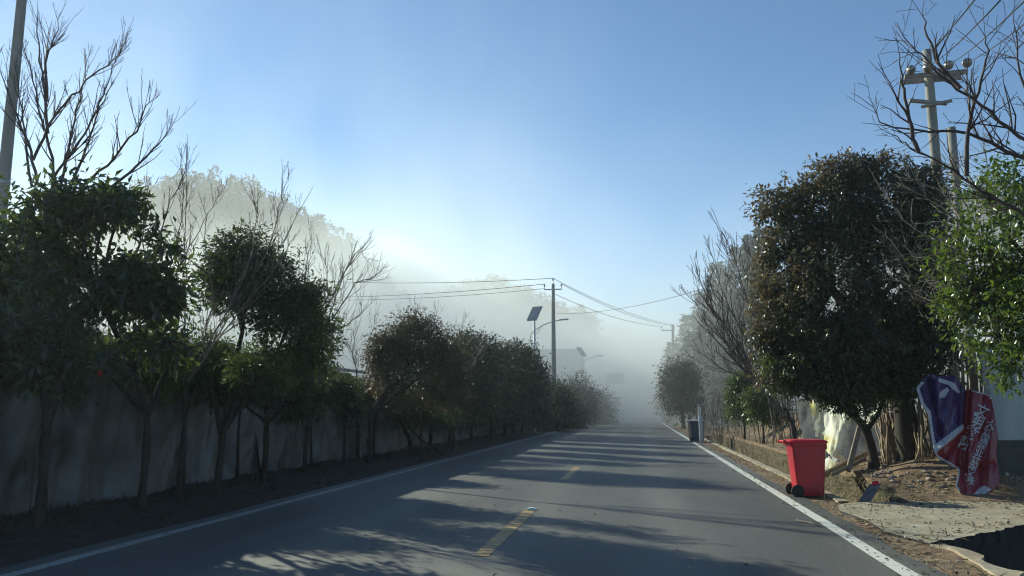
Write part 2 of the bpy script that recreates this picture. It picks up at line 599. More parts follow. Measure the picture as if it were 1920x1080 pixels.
vx, vy = np.arange(-7.6, -5.19, .12), np.concatenate([np.arange(3, 25, .2), np.arange(25, 70, .6)])
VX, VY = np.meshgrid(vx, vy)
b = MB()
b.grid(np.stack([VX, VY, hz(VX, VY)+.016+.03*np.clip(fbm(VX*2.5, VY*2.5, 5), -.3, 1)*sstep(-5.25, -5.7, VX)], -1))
tag(b.build('verge', M['shade_soil']), 'earth verge under the left trees, shade put into its dark colour', kind='structure')

# driveway slab over the drain
rs = np.random.RandomState(3)
near = [(2.76, 8.62)] + [(2.85+t, SLAB0+.06+t*1.06+.03*rs.randn()+.06*float(vnoise(t*3, 5))) for t in np.linspace(.08, 4.2, 90)]
far = [(7.2, 13.5), (6.0, 13.45), (5.2, 13.1), (4.5, 12.75), (4.0, 12.5), (3.4, 12.28), (2.95, 12.2), (2.66, 11.9)]
left = [(2.52, 11.2), (2.62, 10.2), (2.56, 9.4)]
out = near + far + left
b = MB()
n_ = len(out)
top = [(x, y, .010) for x, y in out]
_o = np.array(out)
_sm = np.array([np.mean([_o[min(max(i+k, 0), n_-1)] for k in range(-7, 8)], 0) for i in range(n_)])
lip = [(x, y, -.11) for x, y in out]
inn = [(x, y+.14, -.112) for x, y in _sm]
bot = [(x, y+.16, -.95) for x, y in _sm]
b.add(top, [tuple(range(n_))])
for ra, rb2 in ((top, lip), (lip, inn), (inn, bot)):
    b.add(ra+rb2, [(i, i+n_, (i+1) % n_+n_, (i+1) % n_) for i in range(n_)], 1)  # concrete slab sides coloured near black to stand for shade
drv = b.build('driveway', [M['concrete'], M['pit_shade']])
tag(drv, 'pale rough concrete driveway crossing the drain', kind='structure')

# drain channel walls and floor (concrete)
b = MB()
for ya, yb in ((SLAB1, 42.0),):
    yy = np.arange(ya, yb+.01, .4)
    nz = fbm(yy*2.1, 1.0)*.03
    P = []
    for prof in ([(2.76, -.62), (2.735, .022), (2.87, .026), (2.845, -.62)], [(3.55, -.62), (3.54, .15), (3.68, .19), (3.71, -.3)]):
        G = np.array([[(px_ + (.02*vnoise(y*3, px_*5) if pz > -.3 else 0), y, (pz if pz < .1 else .02+(pz-.02)*float(sstep(12.2, 14.6, y))) + (nz[i]*(.3 if px_ < 3.2 else 1.5) if pz > -.3 else 0)) for (px_, pz) in prof] for i, y in enumerate(yy)])
        b.grid(G, smooth=False, mi=0 if prof[0][0] < 3 else 1)
b.add([(2.8, 12.17, -.62), (3.62, 12.17, -.62), (3.62, 12.17, .0), (2.8, 12.17, .0)], [(0, 1, 2, 3)])
ch = b.build('drain_channel', [M['concrete'], M['earth_wall']])
tag(ch, 'open concrete drainage channel beside the road', kind='structure')
# near retaining edge of the sunken plot
b = MB()
yy = np.arange(2.0, 8.61, .1)
G = np.array([[(2.80+.03*vnoise(y*3, 1), y, -.9), (2.79+.07*vnoise(y*3, 2), y, .004+.016*vnoise(y*4, 6)), (2.95+.08*vnoise(y*4, 4), y, .006+.02*vnoise(y*5, 8)), (2.98, y, -.95)] for y in yy])
b.grid(G, smooth=False)
ke = b.build('kerb', M['concrete'])
tag(ke, 'broken concrete kerb at the edge of the dark sunken plot', kind='structure')
b = MB()
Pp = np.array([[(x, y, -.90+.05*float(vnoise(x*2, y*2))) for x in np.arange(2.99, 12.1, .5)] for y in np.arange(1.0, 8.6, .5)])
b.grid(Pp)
tag(b.build('plot_floor', M['pit_shade']), 'earth in the sunken plot, its deep shade put into the colour', kind='structure')


# ------------------------------------------------------------------ foliage and branches
def leaf_object(name, pts, dirs, nrm, L, W, fold, mat, parent=None, rs=None, tint=None):
    n = len(pts)
    L = np.broadcast_to(L, (n,))[:, None]
    W = np.broadcast_to(W, (n,))[:, None]
    d = dirs/(np.linalg.norm(dirs, axis=1)[:, None]+1e-9)
    s = np.cross(nrm, d)
    s /= np.linalg.norm(s, axis=1)[:, None]+1e-9
    u = np.cross(d, s)
    mid = pts + d*L*.45
    V = np.stack([pts, mid - s*W*.5 + u*W*fold, pts + d*L - u*L*.08, mid + s*W*.5 + u*W*fold], 1).reshape(-1, 3)
    k = np.arange(n)*4
    T = np.stack([k, k+1, k+2, k, k+2, k+3], 1).reshape(-1)
    me = bpy.data.meshes.new(name)
    me.vertices.add(n*4)
    me.vertices.foreach_set('co', V.reshape(-1).astype(np.float32))
    me.loops.add(n*6)
    me.loops.foreach_set('vertex_index', T.astype(np.int32))
    me.polygons.add(n*2)
    me.polygons.foreach_set('loop_start', (np.arange(n*2)*3).astype(np.int32))
    me.update(calc_edges=True)
    me.validate()
    a = me.attributes.new('tint', 'FLOAT', 'POINT')
    if tint is None: tint = rs.rand(n)
    a.data.foreach_set('value', np.repeat(np.clip(tint, 0, 1), 4).astype(np.float32))
    return link_mesh(name, me, mat, parent)


def crown_points(lobes, nclump, per, rc, rs, shell=.45, gap=0.0):
    """lobes: [(centre, radii)]. Returns clump centres, leaf points, outward directions, per-leaf clump value."""
    C_ = np.array([l[0] for l in lobes], float)
    Rr = np.array([l[1] for l in lobes], float)
    vol = Rr.prod(1)**.75
    li = rs.choice(len(lobes), nclump*2, p=vol/vol.sum())
    d = rs.randn(len(li), 3)
    d /= np.linalg.norm(d, axis=1)[:, None]
    r = shell + (1-shell)*rs.rand(len(li))**.6
    stray = rs.rand(len(li)) < .12
    r = np.where(stray, 1.0+.28*rs.rand(len(li)), r)
    r = r*(1+.16*vnoise(d[:, 0]*2.3+li, d[:, 1]*2.3, d[:, 2]*2.3))
    c = C_[li] + d*Rr[li]*r[:, None]
    if gap > 0:
        nn = vnoise(c[:, 0]*1.7+3, c[:, 1]*1.7, c[:, 2]*1.7)
        keep = nn > -1+gap
        c, d = c[keep], d[keep]
    c, d = c[:nclump], d[:nclump]
    k = np.maximum(3, (per*(.5+rs.rand(len(c)))).astype(int))
    ci = np.repeat(np.arange(len(c)), k)
    off = rs.randn(len(ci), 3)*rc*(.45+.55*rs.rand(len(c)))[ci][:, None]
    p = c[ci] + off*np.array([1, 1, .8])
    tv = rs.rand(len(c))[ci]*.55 + rs.rand(len(ci))*.45
    out = d[ci]*.7 + off/rc*.5
    return c, p, out, tv


def evergreen(name, label, cat, base, forks, lobes, nclump, per, rc, leafL, leafW, mat, seed, trunk_r=.07, gap=.35, shell=.4, droop=.25, group=None, twigs=True, tb=None, red=None, trunks=None, tint_z=None):
    rs = np.random.RandomState(seed)
    base = np.array(base, float)
    root = empty(name, base.tolist(), label, cat, group)
    nclump = int(nclump*2.0)
    c, p, out, tv = crown_points(lobes, nclump, per, rc, rs, shell, gap)
    n = len(p)
    d = out*.6 + rs.randn(n, 3)*.6 + np.array([0, 0, -droop])
    nr = rs.randn(n, 3)*.55 + np.array([0, 0, .8]) + out*.4
    sz = .45 + 1.0*rs.rand(n)
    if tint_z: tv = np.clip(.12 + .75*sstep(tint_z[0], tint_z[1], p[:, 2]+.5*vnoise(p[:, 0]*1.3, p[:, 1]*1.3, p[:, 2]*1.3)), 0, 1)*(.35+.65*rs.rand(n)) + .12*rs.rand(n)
    leaf_object('crown', p, d, nr, leafL*sz, leafW*sz, .16, mat, root, rs, tv)
    t = MB()
    tr = trunks or [[base + np.array([0, 0, -.1]), *forks]]
    heads = []
    for path in tr:
        path = np.array(path, float)
        m = max(5, len(path)*3)
        q = np.array([np.interp(np.linspace(0, 1, m), np.linspace(0, 1, len(path)), path[:, k]) for k in range(3)]).T
        q[1:-1] += rs.randn(m-2, 3)*.012
        for _ in range(2): q[1:-1] = q[1:-1]*.4+(q[:-2]+q[2:])*.3
        rr = trunk_r*np.linspace(1.25, .62, m)*(1+.10*rs.randn(m))
        rr = rr*(1 if len(heads) == 0 else .62)
        rr[0] *= 1.3 if len(heads) == 0 else .9
        t.tube(q, rr, 8)
        heads.append((q[-1], q[-1]-q[-3], rr[-1]))
    # limbs to the lobes, branches to the clumps
    ends = []
    for (lc, lr) in lobes:
        hp, hd, hr = min(heads, key=lambda h: np.linalg.norm(h[0]-np.array(lc)))
        lc = np.array(lc, float)
        midp = hp*.5 + lc*.5 + rs.randn(3)*.08 + hd*.3
        pts = np.array([hp-hd*.05, hp*.7+midp*.3, midp, lc*.75+midp*.25, lc + np.array([0, 0, lr[2]*.5])])
        rads = np.linspace(hr*.85, .012, 5)
        t.tube(pts, rads, 6)
        ends += [(pts[2], rads[2]), (pts[3], rads[3]), (pts[4], rads[4]), (lc, rads[3])]
    if twigs:
        E_ = np.array([e[0] for e in ends])
        step = max(1, len(c)//220)
        for cc in c[::step]:
            i = np.argmin(np.linalg.norm(E_-cc, axis=1))
            m_ = E_[i]*.5+cc*.5 + rs.randn(3)*.06
            t.tube([E_[i], m_, cc], [.011, .007, .004], 3, caps=False)
    t.build('trunk', tb or M['bark'], root)
    return root


def norm(v):
    v = np.asarray(v, float)
    return v/(np.linalg.norm(v)+1e-9)


def shoot(tb, p, d, L, r, lvl, rs, up=.25, wig=.12, dens=5.0, ang=(25, 50), kids=(.3, .6), rmin=.0030, t0=.2, buds=True):
    n = max(3, int(L/.14))
    n = min(n, 12)
    pts = [np.array(p, float)]
    d = norm(d)
    for i in range(n):
        d = norm(d + rs.randn(3)*wig + np.array([0, 0, up])/n*1.5)
        pts.append(pts[-1] + d*L/n)
    pts = np.array(pts)
    rad = np.maximum(rmin, np.linspace(r, max(rmin, r*.3), n+1))
    tb.tube(pts, rad, 6 if r > .02 else (4 if r > .008 else 3), caps=False)
    if buds and lvl == 0:
        for i in range(1, n+1):
            if rs.rand() < .7:
                q = pts[i] + rs.randn(3)*.003
                tb.tube([q, q + norm(d + rs.randn(3)*.7)*.022], [rmin*1.5, rmin*.6], 3, caps=False)
    if lvl > 0:
        k = max(1, int(L*dens*(.7+.6*rs.rand())))
        for j in range(k):
            t_ = t0 + (.97-t0)*rs.rand()
            x = t_*n
            i = min(n-1, int(x))
            q = pts[i]*(1-(x-i)) + pts[i+1]*(x-i)
            dd = norm(pts[i+1]-pts[i])
            perp = norm(np.cross(dd, rs.randn(3)))
            a = R(rs.uniform(*ang))
            cd_ = norm(dd*math.cos(a) + perp*math.sin(a) + np.array([0, 0, up*.5]))
            shoot(tb, q, cd_, L*rs.uniform(*kids)*(1.15-.55*t_), max(rmin, rad[i]*.6), lvl-1, rs, up, wig, dens*1.15, ang, kids, rmin, .15, buds)
    return pts


def limb(tb, pts, r0, r1, rs, side=7.0, L=(.35, .9), up=.25, lvl=1, ang=(25, 50), rmin=.0030, t0=.1, wig=.08):
    pts = np.array(pts, float)
    m = len(pts)*3
    s = np.linspace(0, 1, len(pts))
    q = np.array([np.interp(np.linspace(0, 1, m), s, pts[:, k]) for k in range(3)]).T
    q[1:-1] += rs.randn(m-2, 3)*.012
    rad = np.linspace(r0, r1, m)
    tb.tube(q, rad, 6, caps=False)
    tot = np.linalg.norm(np.diff(q, axis=0), axis=1).sum()
    for j in range(int(tot*side)):
        t_ = rs.uniform(t0, .98)
        x = t_*(m-1)
        i = min(m-2, int(x))
        p = q[i]*(1-(x-i))+q[i+1]*(x-i)
        dd = norm(q[i+1]-q[i])
        perp = norm(np.cross(dd, rs.randn(3)))
        a = R(rs.uniform(*ang))
        shoot(tb, p, dd*math.cos(a)+perp*math.sin(a)+np.array([0, 0, up*.6]), rs.uniform(*L)*(1.1-.4*t_), max(rmin, rad[i]*.55), lvl, rs, up, wig, 4.5, ang, (.3, .6), rmin)
    shoot(tb, q[-1], q[-1]-q[-2], rs.uniform(*L)*.5, r1, 0, rs, up, wig, rmin=rmin)


def bare(name, label, cat, base, trunk, limbs, seed, mat, trunk_r=.05, group=None, rf=.40, **kw):
    rs = np.random.RandomState(seed)
    root = empty(name, list(base), label, cat, group)
    t = MB()
    if trunk is not None:
        tp = np.array(trunk, float)
        m = len(tp)*3
        q = np.array([np.interp(np.linspace(0, 1, m), np.linspace(0, 1, len(tp)), tp[:, k]) for k in range(3)]).T
        q[1:-1] += rs.randn(m-2, 3)*.012
        t.tube(q, np.linspace(trunk_r*1.3, trunk_r*.7, m), 8)
        t.build('trunk', M['bark'], root)
    tw = MB()
    kw['side'] = kw.get('side', 7)*1.7
    for lp in limbs:
        limb(tw, lp, trunk_r*rf, .0045, rs, **kw)
    tw.build('branches', mat, root)
    return root


def pts(*a, Y=10.0, dy=0.0, rs=None):
    """photo trace -> limb in space; the limb leans dy metres along the road on its way"""
    k = len(a)
    return [at(p[0], p[1], (p[2] if len(p) > 2 else Y + dy*i/max(1, k-1))) for i, p in enumerate(a)]


def lobe(px, py, Y, rpx, rpy, ry=None):
    c = at(px, py, Y)
    s = float((c-EYEV) @ _f)/FPX
    return (c, (rpx*s, ry if ry else rpx*s*.9, rpy*s))


def gz(x, y):
    return float(hz(np.array(x), np.array(y)))


def trunk_base(px, x=-6.2):
    """the foot of a row tree seen at column px, standing at x"""
    lo, hi = 3.0, 200.0
    for _ in range(50):
        m = (lo+hi)/2
        if at(px, 800, m)[0] < x: hi = m
        else: lo = m
    return np.array([x, lo, gz(x, lo)])


# ------------------------------------------------------------------ left: wall, shed, poles
rs = np.random.RandomState(21)
WX = -7.45
wall = empty('boundary_wall', (WX, 5, 0), 'long low wall draped in dull grey plastic sheets behind the roadside trees', 'wall')
b = MB()
yy = np.arange(4.0, 55.01, 1.0)
b.grid(np.array([[(WX-.02, y, -.1), (WX-.02, y, 1.96+.03*float(vnoise(y*.4, 2))), (WX-.24, y, 1.96+.03*float(vnoise(y*.4, 2))), (WX-.24, y, -.1)] for y in yy]), smooth=False)
b.add([(WX-.02, 55, -.1), (WX-.02, 55, 1.95), (WX-.24, 55, 1.95), (WX-.24, 55, -.1)], [(0, 1, 2, 3)])
b.build('masonry', M['wall_block'], wall)
yb = 4.0
k = 0
while yb < 54.5:
    ln = min(rs.uniform(2.6, 4.4), 54.9-yb)
    ny, nz_ = max(8, int(ln/(.05 if yb < 20 else .12))), (34 if yb < 20 else 16)
    u, v = np.meshgrid(np.linspace(0, 1, ny), np.linspace(0, 1, nz_), indexing='ij')
    yv = yb + u*(ln+.12)
    sag = .05*np.sin(u*math.pi*rs.randint(2, 5))**2 + .02*rs.rand()
    hgt = 1.98 + .05*vnoise(yv*.4, 2) - sag
    zv = -.02 + v*hgt
    cx = rs.uniform(-1, 1)
    fold = .012*fbm(yv*9+cx*9, zv*7, k*2.1, 4) + .05*(1-np.abs(vnoise(yv*1.5+zv*.8*cx, zv*1.3-yv*.5, k*1.3)))**5 + .03*(1-np.abs(vnoise(yv*3.1-zv*2.2, zv*2.0, k*3.3)))**6 + .09*fbm(yv*2.6+cx*4 + zv*.9*cx, zv*.55, k*1.7, 4) + .045*np.abs(vnoise(yv*5.5+zv*1.6*cx, zv*.3, k+.5))
    flare = .16*(1-v)**3*(.6+.5*vnoise(yv*1.4, k))
    xv = WX + .035 + (k % 2)*.03 + .03*np.exp(-((u-.03)/.03)**2)*(.5+.5*vnoise(zv*3, k*2.0)) + fold + np.clip(flare, 0, .3)
    b = MB()
    b.grid(np.stack([xv, yv, zv], -1))
    # the rolled over top edge
    b.grid(np.stack([np.stack([xv[:, -1], yv[:, -1], zv[:, -1]], -1), np.stack([xv[:, -1]-.12, yv[:, -1], zv[:, -1]+.03], -1), np.stack([xv[:, -1]-.32, yv[:, -1], zv[:, -1]-.02], -1)], 1))
    b.build('plastic_sheet', M['tarp'], wall)
    yb += ln
    k += 1
def coping(q):
    for y in np.arange(4.0, 54.9, 1.7):
        q.box((WX-.15, y+.84, 2.075+.02*rs.randn()), (.30, 1.66, .07), bevel=.012)
part('coping', M['shed_wall'], wall, coping)

# shed behind the wall
shed = empty('shed', (-9.6, 6, .2), 'low dark shed with a thin grey metal roof behind the draped wall', 'shed')
def shedwall(q):
    for x0, x1, y0, y1 in ((-9.75, -9.6, 2, 26), (-13.6, -13.45, 2, 26)):
        q.box(((x0+x1)/2, (y0+y1)/2, 1.25), (x1-x0, y1-y0, 2.5))
    for y in (2.06, 25.94):
        q.box((-11.6, y, 1.249), (3.698, .12, 2.49))
    for y in np.arange(3, 26, 2.3):
        q.box((-9.56, y, 1.22), (.08, .09, 2.4))
part('wall', M['shed_wall'], shed, shedwall)
def shedroof(q):
    yy = np.arange(1.4, 26.7, .09)
    xx = np.linspace(-9.15, -13.9, 6)
    G = np.array([[(x, y, 2.58 + (-9.15-x)*.045 + .018*math.sin(y*2*math.pi/.36)) for x in xx] for y in yy])
    q.grid(G)
    q.grid(G - np.array([0, 0, .02]))
    q.box((-9.18, 14, 2.53), (.05, 25.2, .075))
part('roof', M['shed_roof'], shed, shedroof)


def concrete_pole(name, label, cat, base, H, r0, r1, lean=(0, 0), group=None):
    root = empty(name, base, label, cat, group)
    x, y, z = base
    part('shaft', M['pole_concrete'], root, lambda q: q.tube([(x+lean[0]*t, y+lean[1]*t, z-.3+(H+.3)*t) for t in np.linspace(0, 1, 9)], np.linspace(r0, r1, 9), 16))
    return root


p = at(17, 240, 12.0)
pl = concrete_pole('utility_pole', 'grey concrete pole cropped by the left edge of the view, behind the bare tree', 'utility pole', (float(p[0]), 12.0, .3), 9.6, .125, .075)
for zb_, rb_ in ((3.1, .112), (5.2, .103)):
    part('steel_band', M['galvanised'], pl, lambda q: q.lathe((p[0], 12, zb_), (0, 0, 1), [(rb_, 0), (rb_+.006, .005), (rb_+.006, .05), (rb_, .055)]))

# ------------------------------------------------------------------ left row of trees
GR = 'evergreen trees planted in a row along the left wall'
def fork(b0, z0, *ends):
    """trunk paths: a short bole that forks at height z0"""
    b0 = np.array(b0, float)
    f0 = b0 + np.array([.03, 0, z0])
    out = []
    for i, e in enumerate(ends):
        e = np.array(e, float)
        if i == 0: out.append([b0+np.array([0, 0, -.1]), b0*.5+f0*.5+np.array([.02, .02, 0]), f0, f0*.5+e*.5+np.array([0, 0, .05]), e])
        else: out.append([f0+np.array([0, 0, -.1]), f0*.55+e*.45+np.array([0, 0, -.02]), e])
    return out


# first tree: broad, big leaved, see-through below
b0 = trunk_base(272)
Y0 = float(b0[1])
evergreen('evergreen_tree', 'broad dark evergreen nearest the left edge, with large leaves and sky showing through', 'tree', b0, None,
          [lobe(95, 430, Y0, 85, 72), lobe(190, 430, Y0, 90, 78), lobe(262, 490, Y0, 76, 80), lobe(50, 510, Y0+.2, 90, 80), lobe(150, 510, Y0-.2, 100, 76), lobe(240, 545, Y0, 78, 58), lobe(295, 560, Y0+.2, 52, 48), lobe(-50, 530, Y0, 90, 110), lobe(100, 600, Y0-.2, 80, 40), lobe(130, 372, Y0+.2, 45, 34), lobe(228, 382, Y0+.3, 42, 32), lobe(60, 385, Y0, 40, 34), lobe(20, 650, Y0-.5, 100, 40), lobe(290, 655, Y0-.2, 60, 28)],
          660, 14, .13, .125, .052, M['leaf_dark'], 31, .046, .62, .2, .3, GR,
          trunks=fork(b0, 1.25, at(185, 560, Y0), at(325, 660, Y0-.2), at(100, 600, Y0+.2)))
b1 = trunk_base(85)
# a bare-stemmed neighbour at the far left, its crown out of the sun
evergreen('evergreen_tree', 'shaded evergreen with low dim foliage at the far left, beneath the broad tree', 'tree', b1, None,
          [lobe(20, 655, float(b1[1]), 95, 66), lobe(110, 680, float(b1[1]), 85, 50), lobe(-70, 640, float(b1[1]), 90, 80), lobe(190, 690, float(b1[1])+.3, 70, 42), lobe(60, 620, float(b1[1]), 70, 40), lobe(-160, 660, float(b1[1])-.5, 90, 90)],
          330, 14, .12, .10, .04, M['leaf_dark'], 32, .05, .5, .3, .3, GR, trunks=fork(b1, 1.2, at(60, 640, float(b1[1])), at(130, 680, float(b1[1]))))
b2 = trunk_base(412)
Y2 = float(b2[1])
evergreen('evergreen_tree', 'dense dark evergreen with a rounded top and forked trunk, second along the left wall', 'tree', b2, None,
          [lobe(455, 500, Y2+.3, 72, 62), lobe(500, 540, Y2, 80, 78), lobe(545, 600, Y2, 70, 72), lobe(560, 660, Y2+.1, 62, 50), lobe(420, 530, Y2+.4, 52, 55), lobe(500, 690, Y2-.2, 75, 45), lobe(445, 460, Y2+.3, 38, 32), lobe(585, 570, Y2+.4, 38, 42)],
          560, 20, .105, .085, .030, M['leaf_dark'], 33, .052, .45, .3, .35, GR,
          trunks=fork(b2, .95, at(455, 620, Y2), at(390, 700, Y2), at(475, 690, Y2-.15), at(520, 660, Y2)))
b3 = trunk_base(497)
Y3 = float(b3[1])
evergreen('evergreen_tree', 'slim evergreen with a straight single trunk, right beside the dense rounded tree', 'tree', b3, None,
          [lobe(560, 700, Y3, 62, 38), lobe(500, 720, Y3, 62, 38), lobe(600, 630, Y3+.2, 36, 62), lobe(440, 725, Y3, 55, 35), lobe(560, 770, Y3, 50, 22)],
          300, 17, .11, .085, .03, M['leaf_dark'], 34, .045, .45, .25, .3, GR, trunks=fork(b3, 1.1, at(500, 730, Y3), at(560, 740, Y3), at(470, 770, Y3)))
b4 = trunk_base(645)
Y4 = float(b4[1])
evergreen('young_tree', 'small dim young tree against the draped wall, where the wall shows between the crowns', 'tree', b4, None,
          [lobe(660, 770, Y4, 36, 32), lobe(640, 735, Y4, 30, 30)], 60, 14, .1, .07, .025, M['leaf_dark'], 35, .03, .3, .3, .3, GR, trunks=fork(b4, .9, at(650, 770, Y4), at(672, 800, Y4)))
b5 = trunk_base(692)
Y5 = float(b5[1])
evergreen('evergreen_tree', 'reddish brown leaved tree with a ragged sunlit top, midway along the left row', 'tree', b5, None,
          [lobe(735, 665, Y5+1, 50, 56), lobe(785, 645, Y5+1.2, 56, 50), lobe(830, 680, Y5+1.6, 50, 58), lobe(718, 655, Y5+.8, 32, 38), lobe(775, 608, Y5+1.2, 34, 26), lobe(765, 720, Y5+.8, 70, 44), lobe(840, 730, Y5+1.4, 46, 44)],
          760, 21, .12, .075, .03, M['leaf_red'], 36, .06, .4, .3, .3, GR, trunks=fork(b5, 1.15, at(735, 720, Y5+.5), at(800, 700, Y5+1), at(770, 690, Y5+.8)))
b6 = trunk_base(772)
Y6 = float(b6[1])
evergreen('evergreen_tree', 'shaded tree with leaning crossed trunks under the reddish brown crown', 'tree', b6, None,
          [lobe(760, 770, Y6, 60, 34), lobe(810, 760, Y6, 52, 42), lobe(720, 740, Y6, 45, 34)], 230, 17, .12, .08, .03, M['leaf_dark'], 37, .065, .4, .3, .3, GR,
          trunks=[[b6, at(768, 820, Y6), at(740, 770, Y6)], [at(830, 852, Y6-.1), at(795, 830, Y6), at(745, 775, Y6)]])
row = [(806, 'slim tree in the shade of the left row, just before the grey green crowns', [(838, 712, 46, 54), (815, 768, 46, 38)], 'leaf_grey', 330),
       (842, 'thin trunked tree with pale twigs through its crown, in the left row', [(866, 680, 40, 50), (880, 740, 42, 50)], 'leaf_grey', 380),
       (884, 'grey green bushy tree in the left row, with a flat sunlit top', [(888, 668, 44, 42), (908, 720, 40, 58), (870, 765, 40, 38)], 'leaf_grey', 480),
       (920, 'dim rounded tree in the left row between two grey green crowns', [(930, 692, 32, 44), (925, 748, 36, 44)], 'leaf_grey', 340),
       (946, 'thick dark green tree near the end of the left wall', [(955, 700, 36, 48), (950, 758, 38, 40)], 'leaf_grey', 360),
       (962, 'tall rounded tree at the end of the left wall, left of the solar lamp', [(976, 692, 38, 42), (985, 742, 36, 48), (968, 668, 26, 22)], 'leaf_grey', 400),
       (978, 'last tree of the left row, its crown edge touching the solar lamp post', [(1000, 726, 28, 48), (1005, 768, 24, 28)], 'leaf_grey', 300)]
for i, (px, lab, lbs, mt, nc) in enumerate(row):
    bb_ = trunk_base(px)
    Yt = float(bb_[1])
    evergreen('evergreen_tree', lab, 'tree', bb_, None, [lobe(a, c_, Yt+.3*j, d_, e_) for j, (a, c_, d_, e_) in enumerate(lbs)], nc, 17, .006*Yt, .0035*Yt+.02, .0013*Yt+.008, M[mt], 40+i, .06, .35, .35, .25, GR,
              trunks=fork(bb_, 1.1, at(lbs[0][0], lbs[0][1]+20, Yt), at(lbs[1][0], lbs[1][1], Yt)))
# low bushes further on, in the fog
far = [(1045, 760, 50, 26, 40, 'small round bush in the fog just past the solar lamp'),
       (1085, 750, 62, 34, 46, 'wide bush fading in the fog below the grey building'),
       (1120, 765, 72, 30, 36, 'blurred bush in the fog, last before the road disappears on the left'),
       (1062, 775, 56, 30, 30, 'low bush in the fog between two taller left bushes')]
for i, (px, py, Yt, rx, rz, lab) in enumerate(far):
    c = at(px, py, Yt)
    evergreen('roadside_bush', lab, 'bush', (c[0], Yt, 0), None, [lobe(px, py, Yt, rx, rz), lobe(px-rx*.5, py+10, Yt+1, rx*.6, rz*.8), lobe(px+rx*.5, py+12, Yt-1, rx*.6, rz*.75)], 330, 18, .42, .15, .07, M['leaf_grey'], 60+i, .07, .3, .35, .2, 'bushes fading into the fog on the left',
              trunks=[[(c[0], Yt, -.1), (c[0]+.1, Yt, .8), (c[0], Yt, 1.4)]], twigs=False)
# shrubs behind the wall, hanging over it
GV = 'shrubs growing behind and over the draped wall'
vs = [(60, 690, 8.9, 110, 62, 'leaf_dark', 'dark shrub over the wall top at the far left, under the concrete pole'),
      (190, 672, 10.6, 70, 40, 'leaf_dark', 'dim shrub over the wall with a small red cloth caught beside it'),
      (288, 672, 11.0, 60, 66, 'leaf_bright', 'yellow green shrub catching light above the wall'),
      (385, 678, 12.3, 64, 56, 'leaf_green', 'green shrub on the wall top behind the pale leaning twigs'),
      (480, 690, 13.8, 55, 40, 'leaf_green', 'small shrub with bright shoots over the wall under the dense tree'),
      (610, 730, 16.5, 60, 30, 'leaf_dark', 'dark creeping shrub on the wall top left of the reddish tree'),
      (690, 735, 20.0, 60, 26, 'leaf_dark', 'low dark shrub on the wall top beneath the reddish tree')]
for i, (px, py, Yt, rx, rz, mt, lab) in enumerate(vs):
    c = at(px, py, Yt)
    evergreen('wall_shrub', lab, 'shrub', (c[0]-.1, Yt, gz(c[0]-.1, Yt)), None, [lobe(px, py, Yt, rx, rz, .35), lobe(px-rx*.6, py+8, Yt-.2, rx*.55, rz*.8, .3), lobe(px+rx*.55, py+12, Yt+.3, rx*.5, rz*.8, .3)], 230, 15, .10, .075, .03, M[mt], 80+i, .025, .35, .2, .35, GV,
              trunks=[[(c[0]-.25, Yt, gz(c[0], Yt)-.05), (c[0]-.3, Yt, 1.2), (c[0]-.1, Yt, float(c[2])-.1)]])
c = at(193, 697, 9.9)
def rag(q):
    G = np.array([[(c[0]-.04+.03*math.sin(a*3+b_), c[1]+(a-.5)*.10, c[2]+(b_-.5)*.13) for b_ in np.linspace(0, 1, 6)] for a in np.linspace(0, 1, 6)])
    q.grid(G); q.grid(G+np.array([-.006, 0, 0]))
o = part('rag', M['red_cloth'], None, rag)
tag(o, 'tiny scrap of red cloth caught above the draped wall on the left', 'rag')

# bare trees on the left
GB = 'bare winter trees along the left wall'
T1 = [pts((70, 340), (55, 275), (30, 215), (10, 165), (-5, 120), Y=10.8, dy=-.4),
      pts((62, 300), (92, 228), (130, 186), (165, 148), (200, 122), (220, 105), (240, 62), Y=10.8, dy=.7),
      pts((105, 345), (90, 260), (75, 215), (60, 140), (45, 90), Y=10.9, dy=.3),
      pts((100, 335), (130, 290), (165, 240), (190, 190), (205, 145), (218, 110), Y=10.9, dy=-.6),
      pts((88, 190), (86, 100), (95, 85), (117, 20), Y=11.0, dy=.2),
      pts((90, 250), (82, 160), (72, 90), (70, 25), Y=11.0, dy=-.4),
      pts((130, 350), (160, 290), (175, 235), (190, 195), (215, 150), Y=10.7, dy=.9),
      pts((150, 350), (210, 300), (255, 245), (270, 210), (280, 183), Y=10.7, dy=-.5),
      pts((210, 350), (265, 300), (300, 268), (327, 228), Y=10.6, dy=.5),
      pts((60, 350), (45, 250), (38, 180), (28, 120), Y=11.0, dy=.9),
      pts((110, 360), (135, 250), (150, 180), (168, 100), Y=11.1, dy=.6)]
tb0 = at(105, 700, 10.8)
bare('bare_tree', 'tall bare tree with upright budded shoots beside the concrete pole on the left', 'tree', (tb0[0], 10.8, gz(tb0[0], 10.8)),
     [(tb0[0], 10.8, .0), at(110, 640, 10.8), at(108, 480, 10.8), at(100, 335, 10.8)], T1, 101, M['twig'], .06, GB, side=5.5, L=(.25, .75), up=.35, ang=(18, 42), lvl=1, wig=.07)
T2 = [pts((345, 690), (346, 560), (347, 430), (350, 290), Y=12.6), pts((300, 560), (330, 470), (345, 380), (340, 290), Y=12.2, dy=.3),
      pts((300, 440), (318, 380), (345, 330), (352, 282), Y=12.3), pts((310, 560), (350, 470), (385, 410), (412, 365), Y=12.5, dy=.5), pts((290, 600), (270, 480), (268, 400), (275, 330), Y=12.4, dy=-.3)]
c = at(335, 760, 12.4)
